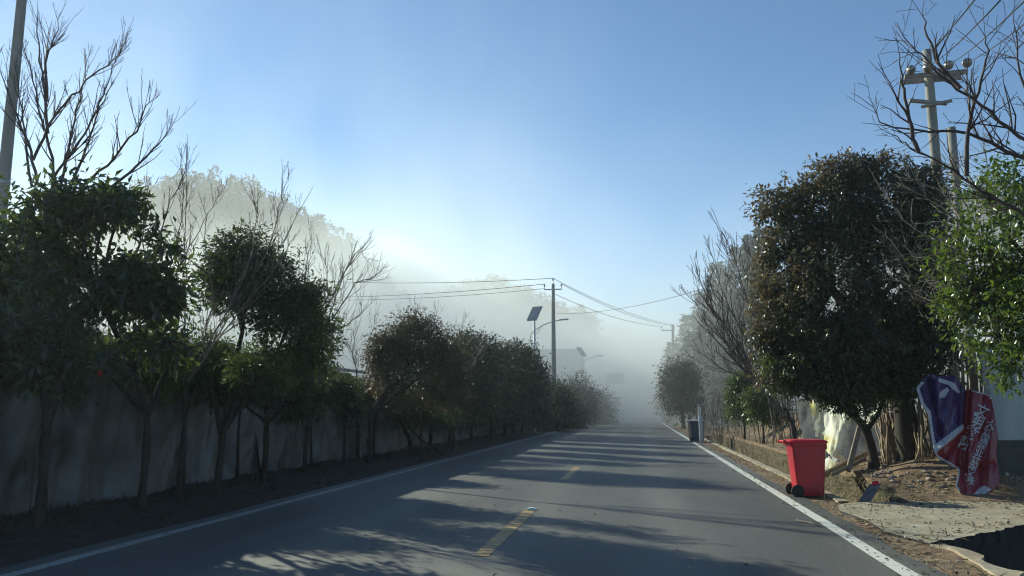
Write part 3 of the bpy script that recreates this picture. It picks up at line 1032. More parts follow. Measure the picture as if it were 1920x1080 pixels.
bare('bare_tree', 'slender bare tree with a single upright whip between the two dark left trees', 'tree', (c[0], 12.4, gz(c[0], 12.4)), [(c[0], 12.4, 0), at(335, 740, 12.4), at(330, 600, 12.4)], T2, 102, M['twig'], .03, GB, side=5, L=(.25, .6), up=.3, ang=(18, 42), wig=.06)
T3 = [pts((352, 715), (420, 610), (480, 545), (530, 455), (575, 372), Y=10.7, dy=.6), pts((360, 700), (440, 560), (475, 470), (480, 410), (483, 380), Y=10.7, dy=-.3),
      pts((355, 715), (405, 640), (470, 560), (520, 500), (555, 440), Y=10.6, dy=.2), pts((380, 660), (400, 560), (385, 460), (380, 385), Y=10.8, dy=.4),
      pts((400, 640), (470, 590), (540, 560), (585, 480), Y=10.8, dy=.8), pts((430, 580), (500, 480), (522, 400), (530, 350), Y=10.9, dy=-.2)]
c = at(345, 800, 10.6)
bare('bare_tree', 'pale leaning bare tree whose long twigs cross in front of the dense left tree', 'tree', (c[0], 10.6, gz(c[0], 10.6)), [(c[0], 10.6, 0), at(350, 715, 10.6)], T3, 103, M['paletwig'], .032, GB, side=5.5, L=(.25, .65), up=.25, ang=(18, 42), wig=.07)
T4 = [pts((590, 640), (640, 575), (665, 530), (700, 520), (715, 508), Y=15.5, dy=.3), pts((592, 640), (620, 590), (635, 540), (660, 480), (687, 455), Y=15.5, dy=-.4),
      pts((585, 610), (615, 560), (612, 500), (600, 470), Y=15.6), pts((600, 630), (650, 610), (675, 590), (680, 560), Y=15.4, dy=.5), pts((600, 600), (640, 520), (675, 470), (690, 490), Y=15.7, dy=.3),
      pts((580, 600), (570, 520), (585, 440), Y=15.8, dy=.3)]
c = at(575, 800, 15.5)
bare('bare_tree', 'airy bare tree with fanned branches against the hill, right of the dense left tree', 'tree', (c[0], 15.5, gz(c[0], 15.5)), [(c[0], 15.5, 0), at(578, 740, 15.5), at(588, 640, 15.5)], T4, 104, M['twig'], .04, GB, side=5, L=(.3, .8), up=.3, ang=(20, 42), wig=.07)
T5 = [pts((672, 740), (668, 690), (655, 650), (640, 620), Y=19.5), pts((675, 730), (690, 680), (695, 630), (705, 590), Y=19.5, dy=.4), pts((672, 720), (660, 660), (672, 610), Y=19.3),
      pts((676, 730), (710, 690), (735, 650), (745, 620), Y=19.2)]
c = at(674, 800, 19.5)
bare('bare_tree', 'small bare sapling with fine twigs just left of the reddish brown tree', 'tree', (c[0], 19.5, gz(c[0], 19.5)), [(c[0], 19.5, 0), at(674, 740, 19.5)], T5, 105, M['twig'], .028, GB, side=5, L=(.3, .7), up=.3, wig=.07)
T6 = [pts((840, 720), (855, 670), (865, 630), (868, 600), Y=24.5), pts((835, 700), (850, 650), (855, 610), Y=24.3), pts((860, 740), (880, 690), (900, 660), (905, 640), Y=24.2), pts((868, 720), (885, 670), (898, 650), Y=24.2)]
c = at(850, 800, 24.4)
bare('bare_tree', 'pale bare tree whose twigs rise through the grey green crowns of the left row', 'tree', (c[0], 24.4, gz(c[0], 24.4)), [(c[0], 24.4, 0), at(850, 740, 24.4)], T6, 106, M['paletwig'], .03, GB, side=4, L=(.3, .8), up=.3, wig=.07)
T7 = [pts((1020, 770), (1015, 730), (1018, 690), Y=48), pts((1020, 760), (1028, 720), (1030, 690), Y=48)]
c = at(1020, 790, 48)
bare('bare_tree', 'faint bare sapling in the fog beside the tall concrete pole', 'tree', (c[0], 48, 0), [(c[0], 48, -.1), at(1020, 765, 48)], T7, 107, M['twig'], .03, GB, side=4, L=(.4, .9), up=.3, rmin=.008)

T8 = [pts((40, 745), (80, 665), (130, 600), (205, 530), Y=8.9, dy=.4), pts((60, 735), (100, 690), (140, 655), (175, 625), Y=8.9), pts((35, 745), (45, 650), (60, 560), Y=8.8, dy=.3),
      pts((70, 725), (150, 645), (262, 520), Y=8.9, dy=.5), pts((50, 740), (20, 640), (-10, 570), Y=8.8), pts((60, 735), (90, 620), (110, 540), Y=9.0, dy=.2), pts((75, 730), (190, 680), (280, 600), Y=8.9, dy=.3)]
c = at(50, 830, 8.8)
bare('bare_shrub', 'pale bare shrub whose thin twigs cross the darkest foliage at the lower left', 'shrub', (c[0], 8.8, gz(c[0], 8.8)), [(c[0], 8.8, 0), at(52, 790, 8.8), at(52, 740, 8.85)], T8, 108, M['paletwig'], .025, None, side=5, L=(.2, .55), up=.3, ang=(18, 45), wig=.08)
T9 = [pts((790, 690), (785, 630), (778, 572), Y=20.2), pts((795, 690), (808, 630), (820, 585), Y=20.2, dy=.3), pts((792, 700), (765, 640), (752, 590), Y=20.2)]
c = at(790, 800, 20.2)
bare('bare_tree', 'few bare twigs poking out of the reddish brown crown', 'tree', (c[0], 20.2, gz(c[0], 20.2)), [(c[0], 20.2, 0), at(790, 750, 20.2), at(792, 690, 20.2)], T9, 109, M['twig'], .025, GB, side=4, L=(.3, .7), up=.3, wig=.07)

# weeds along the verge on the left
rs = np.random.RandomState(77)
n = 9000
yv = 5 + 50*rs.rand(n)**1.6
xv = -5.35 - 2.0*rs.rand(n)**.7
keep = fbm(xv*1.4, yv*1.1) + (xv < -6.6)*.5 > -.05
xv, yv = xv[keep], yv[keep]
n = len(xv)
P = np.stack([xv, yv, hz(xv, yv)], 1)
o = leaf_object('verge_weeds', P, rs.randn(n, 3)*.8+np.array([0, 0, .35]), rs.randn(n, 3), .05+.10*rs.rand(n), .012+.03*rs.rand(n), .1, M['weeds'], None, rs)
tag(o, 'low dim weeds and dead leaves along the left verge', kind='stuff')
# ------------------------------------------------------------------ street lamps, poles and wires in the distance
def solar_lamp(base, H, label, rz, group, s=1.0):
    root = empty('street_lamp', base, label, 'street lamp', group)
    x, y, z = base
    part('pole', M['lamp_metal'], root, lambda q: (q.tube([(x, y, z-.2), (x, y, z+H*.5), (x, y, z+H)], [.085*s, .07*s, .05*s], 12), q.lathe((x, y, z), (0, 0, 1), [(.17*s, 0), (.17*s, .03), (.09*s, .05)])))
    # tilted photovoltaic panel
    a, b_ = rz, R(52)
    ux = np.array([math.cos(a), math.sin(a), 0])
    vy = np.array([-math.sin(a)*math.cos(b_), math.cos(a)*math.cos(b_), math.sin(b_)])
    nz_ = np.cross(ux, vy)
    Mx = np.stack([ux, vy, nz_], 1)
    c0 = np.array([x, y, z+H+.18*s])
    part('solar_panel', [M['solar'], M['lamp_metal']], root, lambda q: (q.box(c0, (.62*s, 1.05*s, .035), M=Mx), q.box(c0-nz_*.03, (.66*s, 1.09*s, .03), mi=1, M=Mx), q.tube([c0-nz_*.03, (x, y, z+H-.05)], .04*s, 8, 1)))
    # bow arm reaching over the road, with its hoop behind the pole
    arm = [(x, z+H-1.75*s), (x-.16*s, z+H-1.6*s), (x-.27*s, z+H-1.3*s), (x-.2*s, z+H-1.0*s), (x, z+H-.80*s), (x+.5*s, z+H-.50*s), (x+1.0*s, z+H-.32*s), (x+1.45*s, z+H-.24*s)]
    part('arm', M['lamp_metal'], root, lambda q: (q.tube([(a_, y, b2) for a_, b2 in arm], .028*s, 8), q.tube([(x, y, z+H-1.1*s), (x+.2*s, y, z+H-.9*s), (x+.42*s, y, z+H-.56*s)], .016*s, 6)))
    def head(q):
        q.box((x+1.68*s, y, z+H-.205*s), (.52*s, .2*s, .07*s), bevel=.025, M=np.array([[.995, 0, -.07], [0, 1, 0], [.07, 0, .995]]))
    part('lamp_head', M['lamp_metal'], root, head)
    return root


GL = 'solar street lamps along the left of the road'
c = at(1003, 800, 45)
solar_lamp((float(c[0]), 45.0, 0.0), 6.55, 'solar street lamp with a tilted panel and bow arm above the last left trees', R(-24), GL)
c = at(1092, 790, 74)
solar_lamp((float(c[0]), 74.0, 0.0), 6.4, 'faint second solar street lamp beside the grey building in the fog', R(50), GL)

wires_at = {}
GP = 'concrete utility poles along the road'
c = at(1039, 780, 56)
mp = concrete_pole('utility_pole', 'tall concrete pole with a short crossarm, right of the solar lamp', 'utility pole', (float(c[0]), 56.0, 0), 10.15, .21, .11, group=GP)
px0 = float(c[0])
def arms(q, x, y, z, half):
    q.box((x, y-.14, z), (2*half, .08, .08))
part('crossarm', M['galvanised'], mp, lambda q: arms(q, px0, 56, 9.72, .62))
def pins(q, x, y, z, offs, h=.3):
    for d_ in offs:
        q.tube([(x+d_, y-.14, z), (x+d_, y-.14, z+h*.5)], .02, 6)
        q.lathe((x+d_, y-.14, z+h*.45), (0, 0, 1), [(.03, 0), (.07, .02), (.05, .07), (.065, .1), (.035, .17), (.02, .19)], 10)
for d_ in (-.6, .6):
    part('insulator', M['porcelain'], mp, lambda q: pins(q, px0, 56, 9.74, (d_,), .45))
part('insulator', M['porcelain'], mp, lambda q: pins(q, px0, 56.14, 10.1, (0,), .6))
c = at(1266, 780, 80)
p2x = float(c[0])
fp = concrete_pole('utility_pole', 'faint concrete pole in the fog behind the round tree on the right', 'utility pole', (p2x, 80.0, 0), 9.6, .2, .11, group=GP)
part('crossarm', M['galvanised'], fp, lambda q: q.box((p2x-.45, 79.86, 9.0), (1.3, .09, .09)))
for d_ in (-1.05, .15):
    part('insulator', M['porcelain'], fp, lambda q: pins(q, p2x, 80, 9.02, (d_,), .5))


def wire(label, a, b_, sag, r=.012, group='overhead wires'):
    a, b_ = np.array(a, float), np.array(b_, float)
    t = np.linspace(0, 1, 25)[:, None]
    P = a*(1-t)+b_*t
    P[:, 2] -= sag*4*(t*(1-t))[:, 0]
    o = part('power_line', M['wire'], None, lambda q: q.tube(P, r, 5))
    return tag(o, label, 'power line', group)


topz = 10.55
wire('wire from the top of the tall concrete pole going left over the hill', (px0, 56, topz), at(600, 527, 66), .25, .02)
wire('upper wire of the lower pair going left from the crossarm of the tall concrete pole', (px0-.6, 55.86, 10.12), at(560, 558, 66), .25, .02)
wire('lower wire of the pair going left from the crossarm of the tall concrete pole', (px0-.58, 55.86, 9.8), at(560, 562, 64), .3, .016)
wire('uppermost wire crossing the road from the tall concrete pole to the faint pole', (px0, 56, topz), (p2x+.15, 79.86, 9.5), .45, .018)
wire('middle wire crossing the road from the tall concrete pole to the faint pole', (px0+.6, 55.86, 10.12), (p2x+.1, 79.86, 9.45), .5, .018)
wire('lowest wire slanting across the road from the tall concrete pole into the fog', (px0+.1, 55.8, 9.4), (p2x-1.05, 79.86, 9.4), .45, .018)
wire('long wire rising across the road towards the right trees', at(1045, 588, 55.7), at(1480, 485, 34), .62, .014)

# near right utility pole with strain insulators
c = at(1771, 500, 18.5)
rx, ry = float(c[0]), 18.5
rp = concrete_pole('utility_pole', 'sunlit concrete pole with four round insulators above the right trees', 'utility pole', (rx, ry, .5), 8.9, .13, .095, lean=(0, 0), group=GP)
tz = float(at(1745, 145, ry)[2])
tx = rx
adir = norm([.96, -.12, 0])
def arm2(q):
    for s_ in (-.16, .16):
        q.box((tx+.08, ry+s_, tz), (1.28, .06, .10), rz=-.07)
    q.box((tx-.10, ry-.1, tz-.62), (.95, .07, .07), rz=.35)
    q.box((tx+.05, ry-.18, tz-.70), (.62, .06, .06), rz=-.5)
part('crossarm', M['pole_concrete'], rp, arm2)
wdir = norm(at(1850, 0, 8.5) - at(1775, 130, ry))
offs = [-.46, -.11, .32, .70]
ins = []
for k, d_ in enumerate(offs):
    cc = np.array([tx+d_, ry-.26-.02*k, tz+.10+.02*k])
    def disc(q, cc=cc):
        q.lathe(cc, wdir, [(.02, -.10), (.03, -.06), (.10, -.035), (.105, -.02), (.085, .0), (.05, .015), (.03, .07), (.02, .1)], 18)
        q.lathe(cc+wdir*.14, wdir, [(.02, -.04), (.09, -.03), (.095, -.015), (.04, .01), (.02, .05)], 18)
    part('insulator', M['porcelain'], rp, disc)
    ins.append(cc+wdir*.2)
part('fuse', M['porcelain'], rp, lambda q: (q.tube([(tx+.70, ry-.3, tz+.05), (tx+.69, ry-.28, tz-.2), (tx+.66, ry-.27, tz-.42)], .008, 5), q.lathe((tx+.66, ry-.27, tz-.5), (0, 0, 1), [(.02, 0), (.05, .02), (.03, .09), (.01, .12)], 10)))
ends = [(1818, -10), (1862, -6), (1905, -4), (1950, 0)]
nm = ['leftmost', 'second', 'third', 'rightmost']
for k in range(4):
    e = at(ends[k][0], ends[k][1], 8.0)
    d_ = e - ins[k]
    wire(['leftmost of the four wires running up to the top right corner', 'second from the left of the four wires running up to the top right corner', 'third from the left of the four wires running up to the top right corner', 'rightmost of the four wires running up to the top right corner'][k], ins[k], ins[k]+d_*1.5, .12, .009)
c = at(1806, 500, 19.6)
sp = concrete_pole('utility_pole', 'shorter brownish prop pole beside the sunlit pole with insulators', 'utility pole', (float(c[0]), 19.6, .5), float(at(1778, 240, 19.6)[2])-.5, .10, .095, lean=(0, 0), group=GP)

# ------------------------------------------------------------------ building and sign in the fog
bx1 = float(at(1088, 700, 96)[0]); bx0 = bx1-8.5
bz = float(at(1088, 656, 96)[2])
house = empty('house', ((bx0+bx1)/2, 99, 0), 'flat roofed grey house fading in the fog behind the tall concrete pole', 'house')
def housewalls(q):
    q.box(((bx0+bx1)/2, 100, bz/2), (bx1-bx0, 8, bz), bevel=.02)
part('wall', M['house_wall'], house, housewalls)
part('roof', M['house_wall'], house, lambda q: (q.box(((bx0+bx1)/2, 100, bz+.07), (bx1-bx0+.3, 8.3, .14)),))
for k in range(2):
    for j in range(2):
        wx, wz = bx0+1.6+j*2.4, 1.6+k*2.9
        f = part('window', M['white_post'], house, lambda q: (q.box((wx-.62, 95.97, wz), (.08, .1, 1.4)), q.box((wx+.62, 95.97, wz), (.08, .1, 1.4)), q.box((wx, 95.97, wz-.74), (1.32, .1, .08)), q.box((wx, 95.97, wz+.74), (1.32, .1, .08)), q.box((wx, 95.965, wz), (.05, .08, 1.4))))
        part('pane', M['solar'], f, lambda q: q.box((wx, 95.985, wz), (1.16, .02, 1.4)))

YS = 118.0
c0, c1 = at(1137, 700, YS), at(1170, 719, YS)
sgn = empty('road_sign', (float(c0[0])-1.0, YS, 0), 'large blank looking blue road sign on a cantilever post, almost lost in the fog', 'road sign')
sx = float(at(1123, 700, YS)[0])
part('post', M['lamp_metal'], sgn, lambda q: (q.tube([(sx, YS+.15, -.2), (sx, YS+.15, c0[2]+.1)], .14, 10), q.tube([(sx, YS+.15, (c0[2]*2+c1[2])/3), (c1[0], YS+.15, (c0[2]*2+c1[2])/3)], .08, 8), q.tube([(sx, YS+.15, (c0[2]+2*c1[2])/3), (c1[0], YS+.15, (c0[2]+2*c1[2])/3)], .08, 8)))
part('panel', [M['sign_blue']], sgn, lambda q: q.box(((c0+c1)/2, ), (c1[0]-c0[0], .06, c0[2]-c1[2]), bevel=.02) if False else q.box(tuple((c0+c1)/2), (c1[0]-c0[0], .06, c0[2]-c1[2]), bevel=.02))
part('border', M['white_post'], sgn, lambda q: [q.box(((c0[0]+c1[0])/2, YS-.035, z_), (c1[0]-c0[0]-.24, .012, .05)) for z_ in (c0[2]-.12, c1[2]+.12)] + [q.box((x_, YS-.035, (c0[2]+c1[2])/2), (.05, .012, c0[2]-c1[2]-.30)) for x_ in (c0[0]+.12, c1[0]-.12)])

# ------------------------------------------------------------------ hills and woods
def prof(pp, Yd):
    P = np.array([at(a, b_, Yd) for a, b_ in pp])
    return P[:, 0], P[:, 2]


def hill(name, pp, Yr, depth_front, depth_back, lower, label, seed):
    """terrain with the given ridge outline at distance Yr; its foot is depth_front metres nearer"""
    hx, hzv = prof(pp, Yr)
    o_ = np.argsort(hx)
    hx, hzv = hx[o_], np.maximum(hzv[o_]-lower, -2)
    xx = np.linspace(hx[0], hx[-1], 90)
    yy = np.linspace(Yr-depth_front, Yr+depth_back, 40)
    Xg, Yg = np.meshgrid(xx, yy)
    ridge = np.interp(Xg, hx, hzv)
    s = np.where(Yg < Yr, sstep(Yr-depth_front, Yr, Yg), 1-.9*sstep(Yr, Yr+depth_back, Yg))
    s = np.where(Yg < Yr, .35*s+.65*np.clip((Yg-(Yr-depth_front))/depth_front, 0, 1)**.8, s)
    Z = -1.2 + (ridge+1.2)*s + fbm(Xg*.06, Yg*.06, seed)*1.6*np.clip(s*(1-np.abs(Yg-Yr)/depth_front*.2), 0, 1)*np.clip(ridge/12, 0, 1)
    b = MB()
    b.grid(np.stack([Xg, Yg, Z], -1))
    o = b.build(name, M['hill'])
    tag(o, label, kind='structure')
    return Xg, Yg, Z


def tuft_tree(x, y, z, h, r, n, rs, conical):
    """leaf points of one crown"""
    t = rs.rand(n)**.8
    if conical:
        rr = r*(1-t)**.75*(.55+.45*rs.rand(n))+.05
        zz = z + h*(.12+.88*t)
    else:
        rr = r*np.sqrt(np.clip(1-(2*t-1)**2, 0.02, 1))*rs.rand(n)**.5*.9
        zz = z + h*(.2+.8*t)
    a = rs.rand(n)*2*math.pi
    rr = rr*(1+.35*np.sin(a*3+x)+.2*np.sin(a*5+y))
    return np.stack([x+rr*np.cos(a), y+rr*np.sin(a), zz], 1), np.stack([np.cos(a), np.sin(a), -.25+.3*rs.randn(n)], 1)


def woods(name, label, XYZ, n_trees, hr, seed, per, leaf, conif=.5, ridge_bias=True):
    Xg, Yg, Z = XYZ
    rs = np.random.RandomState(seed)
    P, D, TV = [], [], []
    ny, nx = Xg.shape
    cnt = 0
    while cnt < n_trees:
        i, j = rs.randint(0, ny-1), rs.randint(0, nx-1)
        fy, fx = rs.rand(), rs.rand()
        x = Xg[0, j]*(1-fx)+Xg[0, j+1]*fx
        y = Yg[i, 0]*(1-fy)+Yg[i+1, 0]*fy
        z = (Z[i, j]*(1-fx)+Z[i, j+1]*fx)*(1-fy)+(Z[i+1, j]*(1-fx)+Z[i+1, j+1]*fx)*fy
        if z < .3: continue
        h = rs.uniform(*hr)
        p_, d_ = tuft_tree(x, y, z-.8, h, h*rs.uniform(.28, .45), per, rs, rs.rand() < conif)
        P.append(p_); D.append(d_); TV.append(np.full(per, rs.rand())*.6+rs.rand(per)*.4)
        cnt += 1
    P, D, TV = np.concatenate(P), np.concatenate(D), np.concatenate(TV)
    n = len(P)
    o = leaf_object(name, P, D + rs.randn(n, 3)*.4, rs.randn(n, 3)*.6+np.array([0, 0, .7]), leaf*(.6+.8*rs.rand(n)), leaf*.8, .1, M['leaf_wood'], None, rs, TV)
    return tag(o, label, kind='stuff')


H1 = hill('hill', [(-420, 520), (-200, 460), (0, 415), (150, 375), (260, 345), (330, 328), (420, 322), (500, 357), (560, 385), (620, 420), (660, 452), (700, 492), (740, 525), (770, 562), (800, 620), (840, 700), (880, 770)], 150, 48, 45, 3.2, 'misty wooded hill rising on the left behind the trees', 1)
woods('hill_woods', 'hazy woods covering the left hill', H1, 2600, (1.6, 5.6), 1, 100, .58, .45)
H2 = hill('hill', [(640, 640), (760, 560), (850, 520), (900, 512), (940, 508), (965, 520), (1000, 540), (1050, 570), (1085, 570), (1120, 600), (1180, 700), (1220, 772)], 215, 45, 40, 3.5, 'fainter hill behind the tall concrete pole, half hidden by fog', 2)
woods('hill_woods', 'faint woods on the second hill behind the tall concrete pole', H2, 1100, (2.6, 5), 2, 60, .7, .2)
H3 = hill('hill', [(1240, 772), (1275, 690), (1310, 625), (1345, 590), (1420, 560), (1520, 520), (1650, 440), (1760, 360), (1800, 330), (1850, 335), (1900, 365), (2000, 420), (2200, 500)], 140, 38, 40, 2.0, 'hazy hill behind the trees on the right', 3)
woods('hill_woods', 'hazy woods on the right hill', H3, 1500, (2.8, 5.5), 3, 60, .55, .4)

# tall conifers at the foot of the right hill
GC = 'tall conifers fading in the fog on the right'
con = [(1262, 640, 118, 'small faint conifer at the left end of the right hand group'), (1290, 590, 112, 'faint pointed conifer second from the road'), (1318, 545, 106, 'mid height conifer standing alone in the haze'), (1345, 492, 100, 'tall slim conifer left of the bare tree'),
       (1362, 505, 97, 'conifer tucked behind the tall slim one'), (1385, 462, 94, 'tall full conifer seen through the bare twigs'), (1408, 440, 90, 'very tall conifer topping the bare twigs'), (1428, 425, 88, 'tallest conifer, half behind the dark evergreen'), (1300, 620, 100, 'short dim conifer low in the fog'), (1332, 580, 95, 'short full conifer in front of the slim ones'), (1370, 560, 92, 'broad conifer low behind the bare tree'), (1400, 540, 86, 'nearest conifer behind the bare tree twigs')]
for i, (px, py, Yt, lab) in enumerate(con):
    Yt *= .72
    rs = np.random.RandomState(300+i)
    c = at(px, py, Yt)
    x, H = float(c[0]), float(c[2])
    root = empty('conifer_tree', (x, Yt, 0), lab, 'tree', GC)
    zb = .3
    part('trunk', M['bark'], root, lambda q: q.tube([(x, Yt, -.2), (x+.05, Yt, H*.5), (x, Yt, H*.95)], [.22, .14, .03], 7))
    n = int(130*H)
    t = rs.rand(n)**.85
    lay = np.floor(t*H*1.1)/(H*1.1)
    a = rs.rand(n)*2*math.pi
    r_ = (.25+2.3*(1-t)**.8)*(.35+.65*rs.rand(n))*(1+.3*np.sin(lay*40+a*4))
    P = np.stack([x+r_*np.cos(a), Yt+r_*np.sin(a), zb+(H-zb)*(.06+.94*t)-r_*.22], 1)
    D = np.stack([np.cos(a), np.sin(a), -.2+.25*rs.randn(n)], 1)
    leaf_object('crown', P, D+rs.randn(n, 3)*.3, rs.randn(n, 3)*.5+np.array([0, 0, .8]), .55*(.6+.8*rs.rand(n)), .22, .1, M['leaf_wood'], root, rs, rs.rand(n))
# ------------------------------------------------------------------ right side: trees
# the big dark evergreen
YB = 15.2
tbx = at(1706, 872, YB)
tb_ = np.array([tbx[0], YB, gz(tbx[0], YB)])
def P_(px, py, Y=YB): return at(px, py, Y)
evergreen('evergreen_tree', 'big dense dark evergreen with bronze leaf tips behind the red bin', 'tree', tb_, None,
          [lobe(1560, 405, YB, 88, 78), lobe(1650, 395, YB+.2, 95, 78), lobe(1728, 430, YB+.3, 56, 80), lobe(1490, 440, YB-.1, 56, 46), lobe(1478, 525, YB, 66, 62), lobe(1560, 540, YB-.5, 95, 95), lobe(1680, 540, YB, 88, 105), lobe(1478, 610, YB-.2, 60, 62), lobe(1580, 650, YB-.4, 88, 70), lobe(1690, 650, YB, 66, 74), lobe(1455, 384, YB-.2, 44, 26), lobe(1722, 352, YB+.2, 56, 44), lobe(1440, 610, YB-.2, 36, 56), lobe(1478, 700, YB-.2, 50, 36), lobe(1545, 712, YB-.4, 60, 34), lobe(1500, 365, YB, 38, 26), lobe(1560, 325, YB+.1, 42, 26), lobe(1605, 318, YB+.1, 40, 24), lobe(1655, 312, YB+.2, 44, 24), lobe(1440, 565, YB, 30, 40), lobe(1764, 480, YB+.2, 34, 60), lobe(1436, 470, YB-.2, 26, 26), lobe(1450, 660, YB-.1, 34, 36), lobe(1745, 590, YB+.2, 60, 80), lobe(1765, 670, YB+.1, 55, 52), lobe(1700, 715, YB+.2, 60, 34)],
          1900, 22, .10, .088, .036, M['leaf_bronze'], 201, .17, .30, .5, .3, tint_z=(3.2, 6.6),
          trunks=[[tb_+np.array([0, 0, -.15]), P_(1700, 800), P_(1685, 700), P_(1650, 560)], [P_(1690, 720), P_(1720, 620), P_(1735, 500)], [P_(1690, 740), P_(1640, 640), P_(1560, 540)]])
Y2_ = 15.0
fb = at(1638, 865, Y2_)
fb = np.array([fb[0], Y2_, gz(fb[0], Y2_)])
evergreen('evergreen_tree', 'smaller fork trunked evergreen with low hanging glossy leaves, in front of the hung sheets', 'tree', fb, None,
          [lobe(1500, 690, Y2_-.2, 62, 48), lobe(1580, 715, Y2_-.2, 72, 42), lobe(1650, 700, Y2_, 62, 45), lobe(1545, 650, Y2_-.3, 70, 45), lobe(1590, 756, Y2_-.2, 50, 20), lobe(1470, 650, Y2_, 36, 44)],
          420, 21, .10, .085, .036, M['leaf_dark'], 202, .075, .4, .3, .35,
          trunks=[[fb+np.array([0, 0, -.1]), at(1636, 840, Y2_), at(1622, 800, Y2_), at(1590, 770, Y2_), at(1545, 720, Y2_)], [at(1624, 810, Y2_), at(1650, 770, Y2_), at(1664, 720, Y2_)], [at(1600, 780, Y2_), at(1580, 740, Y2_), at(1600, 690, Y2_)]])
# scarlet leaves in the gap of the big tree
c = at(1714, 672, 15.4)
rs = np.random.RandomState(9)
root = empty('red_leaf_shrub', (c[0], 15.4, gz(c[0], 15.4)), 'small shrub with scarlet leaves glimpsed between the dark trunks', 'shrub')
part('stem', M['bark'], root, lambda q: q.tube([(c[0], 15.4, .2), (c[0]+.05, 15.4, 1.2), c], [.02, .015, .006], 5))
n = 90
leaf_object('crown', c+rs.randn(n, 3)*np.array([.09, .09, .17]), rs.randn(n, 3)+np.array([0, 0, -.5]), rs.randn(n, 3), .06, .03, .15, M['leaf_scarlet'], root, rs)

# bright sunlit tree at the right edge
YG = 10.6
gx = at(2100, 800, YG)[0]
gb = np.array([gx, YG, gz(gx, YG)-.3])
evergreen('broadleaf_tree', 'bright green broadleaf tree lit by the sun at the right edge', 'tree', gb, None,
          [lobe(1870, 420, YG, 92, 78), lobe(1930, 500, YG, 110, 110), lobe(1850, 510, YG+.3, 82, 82), lobe(1900, 600, YG, 92, 72), lobe(1830, 570, YG+.2, 58, 52), lobe(1900, 680, YG-.1, 58, 42), lobe(1960, 380, YG, 100, 72), lobe(1990, 600, YG, 100, 120), lobe(1930, 310, YG+.2, 66, 52), lobe(2050, 480, YG, 110, 150)],
          470, 17, .13, .088, .038, M['leaf_bright'], 203, .09, .75, .3, .4,
          trunks=[[gb, at(2090, 780, YG), at(2030, 640, YG), at(1960, 520, YG)], [at(2060, 700, YG), at(1980, 640, YG), at(1900, 600, YG)]])
# bare tree reaching in from the right edge
YR_ = 9.4
rb = at(2180, 800, YR_)
RBL = [pts((2120, 560), (2000, 470), (1920, 402), (1840, 360), (1790, 322), (1740, 295), (1700, 272), (1672, 252), Y=YR_, dy=.3),
       pts((1722, 285), (1705, 230), (1695, 170), (1690, 140), (1685, 95), Y=YR_+.2, dy=-.2),
       pts((2080, 480), (1990, 330), (1920, 262), (1860, 212), (1795, 165), (1745, 120), (1712, 90), (1690, 60), Y=YR_-.4, dy=.3),
       pts((1800, 165), (1760, 120), (1735, 60), (1730, 20), Y=YR_-.3, dy=.2),
       pts((1812, 330), (1815, 240), (1835, 170), (1852, 100), (1842, 60), Y=YR_, dy=-.3),
       pts((1980, 320), (1900, 290), (1820, 250), (1740, 245), (1660, 235), (1622, 190), Y=YR_, dy=.7),
       pts((2050, 420), (1960, 240), (1910, 130), (1900, 40), Y=YR_, dy=.2),
       pts((2040, 400), (1970, 200), (1935, 100), (1925, 10), Y=YR_, dy=-.3)]
bare('bare_tree', 'large bare tree reaching in from the right edge with thick slanting limbs', 'tree', (rb[0], YR_, gz(rb[0], YR_)),
     [(rb[0], YR_, gz(rb[0], YR_)-.1), at(2150, 700, YR_), at(2110, 540, YR_)], RBL, 110, M['twig'], .062, None, side=4.5, L=(.25, .75), up=.12, ang=(25, 60), lvl=1, wig=.12, rf=.43)

# a second, paler bare tree behind it whose fine twigs cross the dark crown
YP_ = 11.4
PBL = [pts((1960, 560), (1870, 490), (1780, 470), (1700, 420), (1650, 350), Y=YP_, dy=.6),
       pts((1990, 620), (1890, 520), (1800, 420), (1740, 370), (1690, 350), Y=YP_-.2, dy=.4),
       pts((2000, 640), (1880, 560), (1790, 545), (1710, 500), (1660, 440), Y=YP_+.3, dy=.5),
       pts((1900, 540), (1810, 430), (1770, 360), (1700, 330), Y=YP_+.1, dy=.5),
       pts((1960, 640), (1880, 600), (1830, 560), (1780, 520), Y=YP_-.4, dy=.2),
       pts((1940, 640), (1860, 540), (1790, 490), (1720, 480), (1690, 455), Y=YP_, dy=.3),
       pts((1930, 600), (1850, 470), (1800, 360), (1780, 300), Y=YP_, dy=.3),
       pts((1950, 660), (1870, 610), (1790, 600), (1745, 560), (1700, 520), Y=YP_, dy=.2),
       pts((1940, 560), (1880, 420), (1850, 330), (1846, 270), Y=YP_, dy=.2)]
pb_ = at(2010, 800, YP_)
bare('bare_tree', 'pale sunlit bare tree with fine twigs crossing the big dark crown on the right', 'tree', (pb_[0], YP_, gz(pb_[0], YP_)),
     [(pb_[0], YP_, gz(pb_[0], YP_)-.1), at(1990, 720, YP_), at(1960, 640, YP_)], PBL, 112, M['paletwig'], .05, None, side=6.5, L=(.25, .7), up=.15, ang=(25, 60), lvl=1, wig=.12, rf=.40)

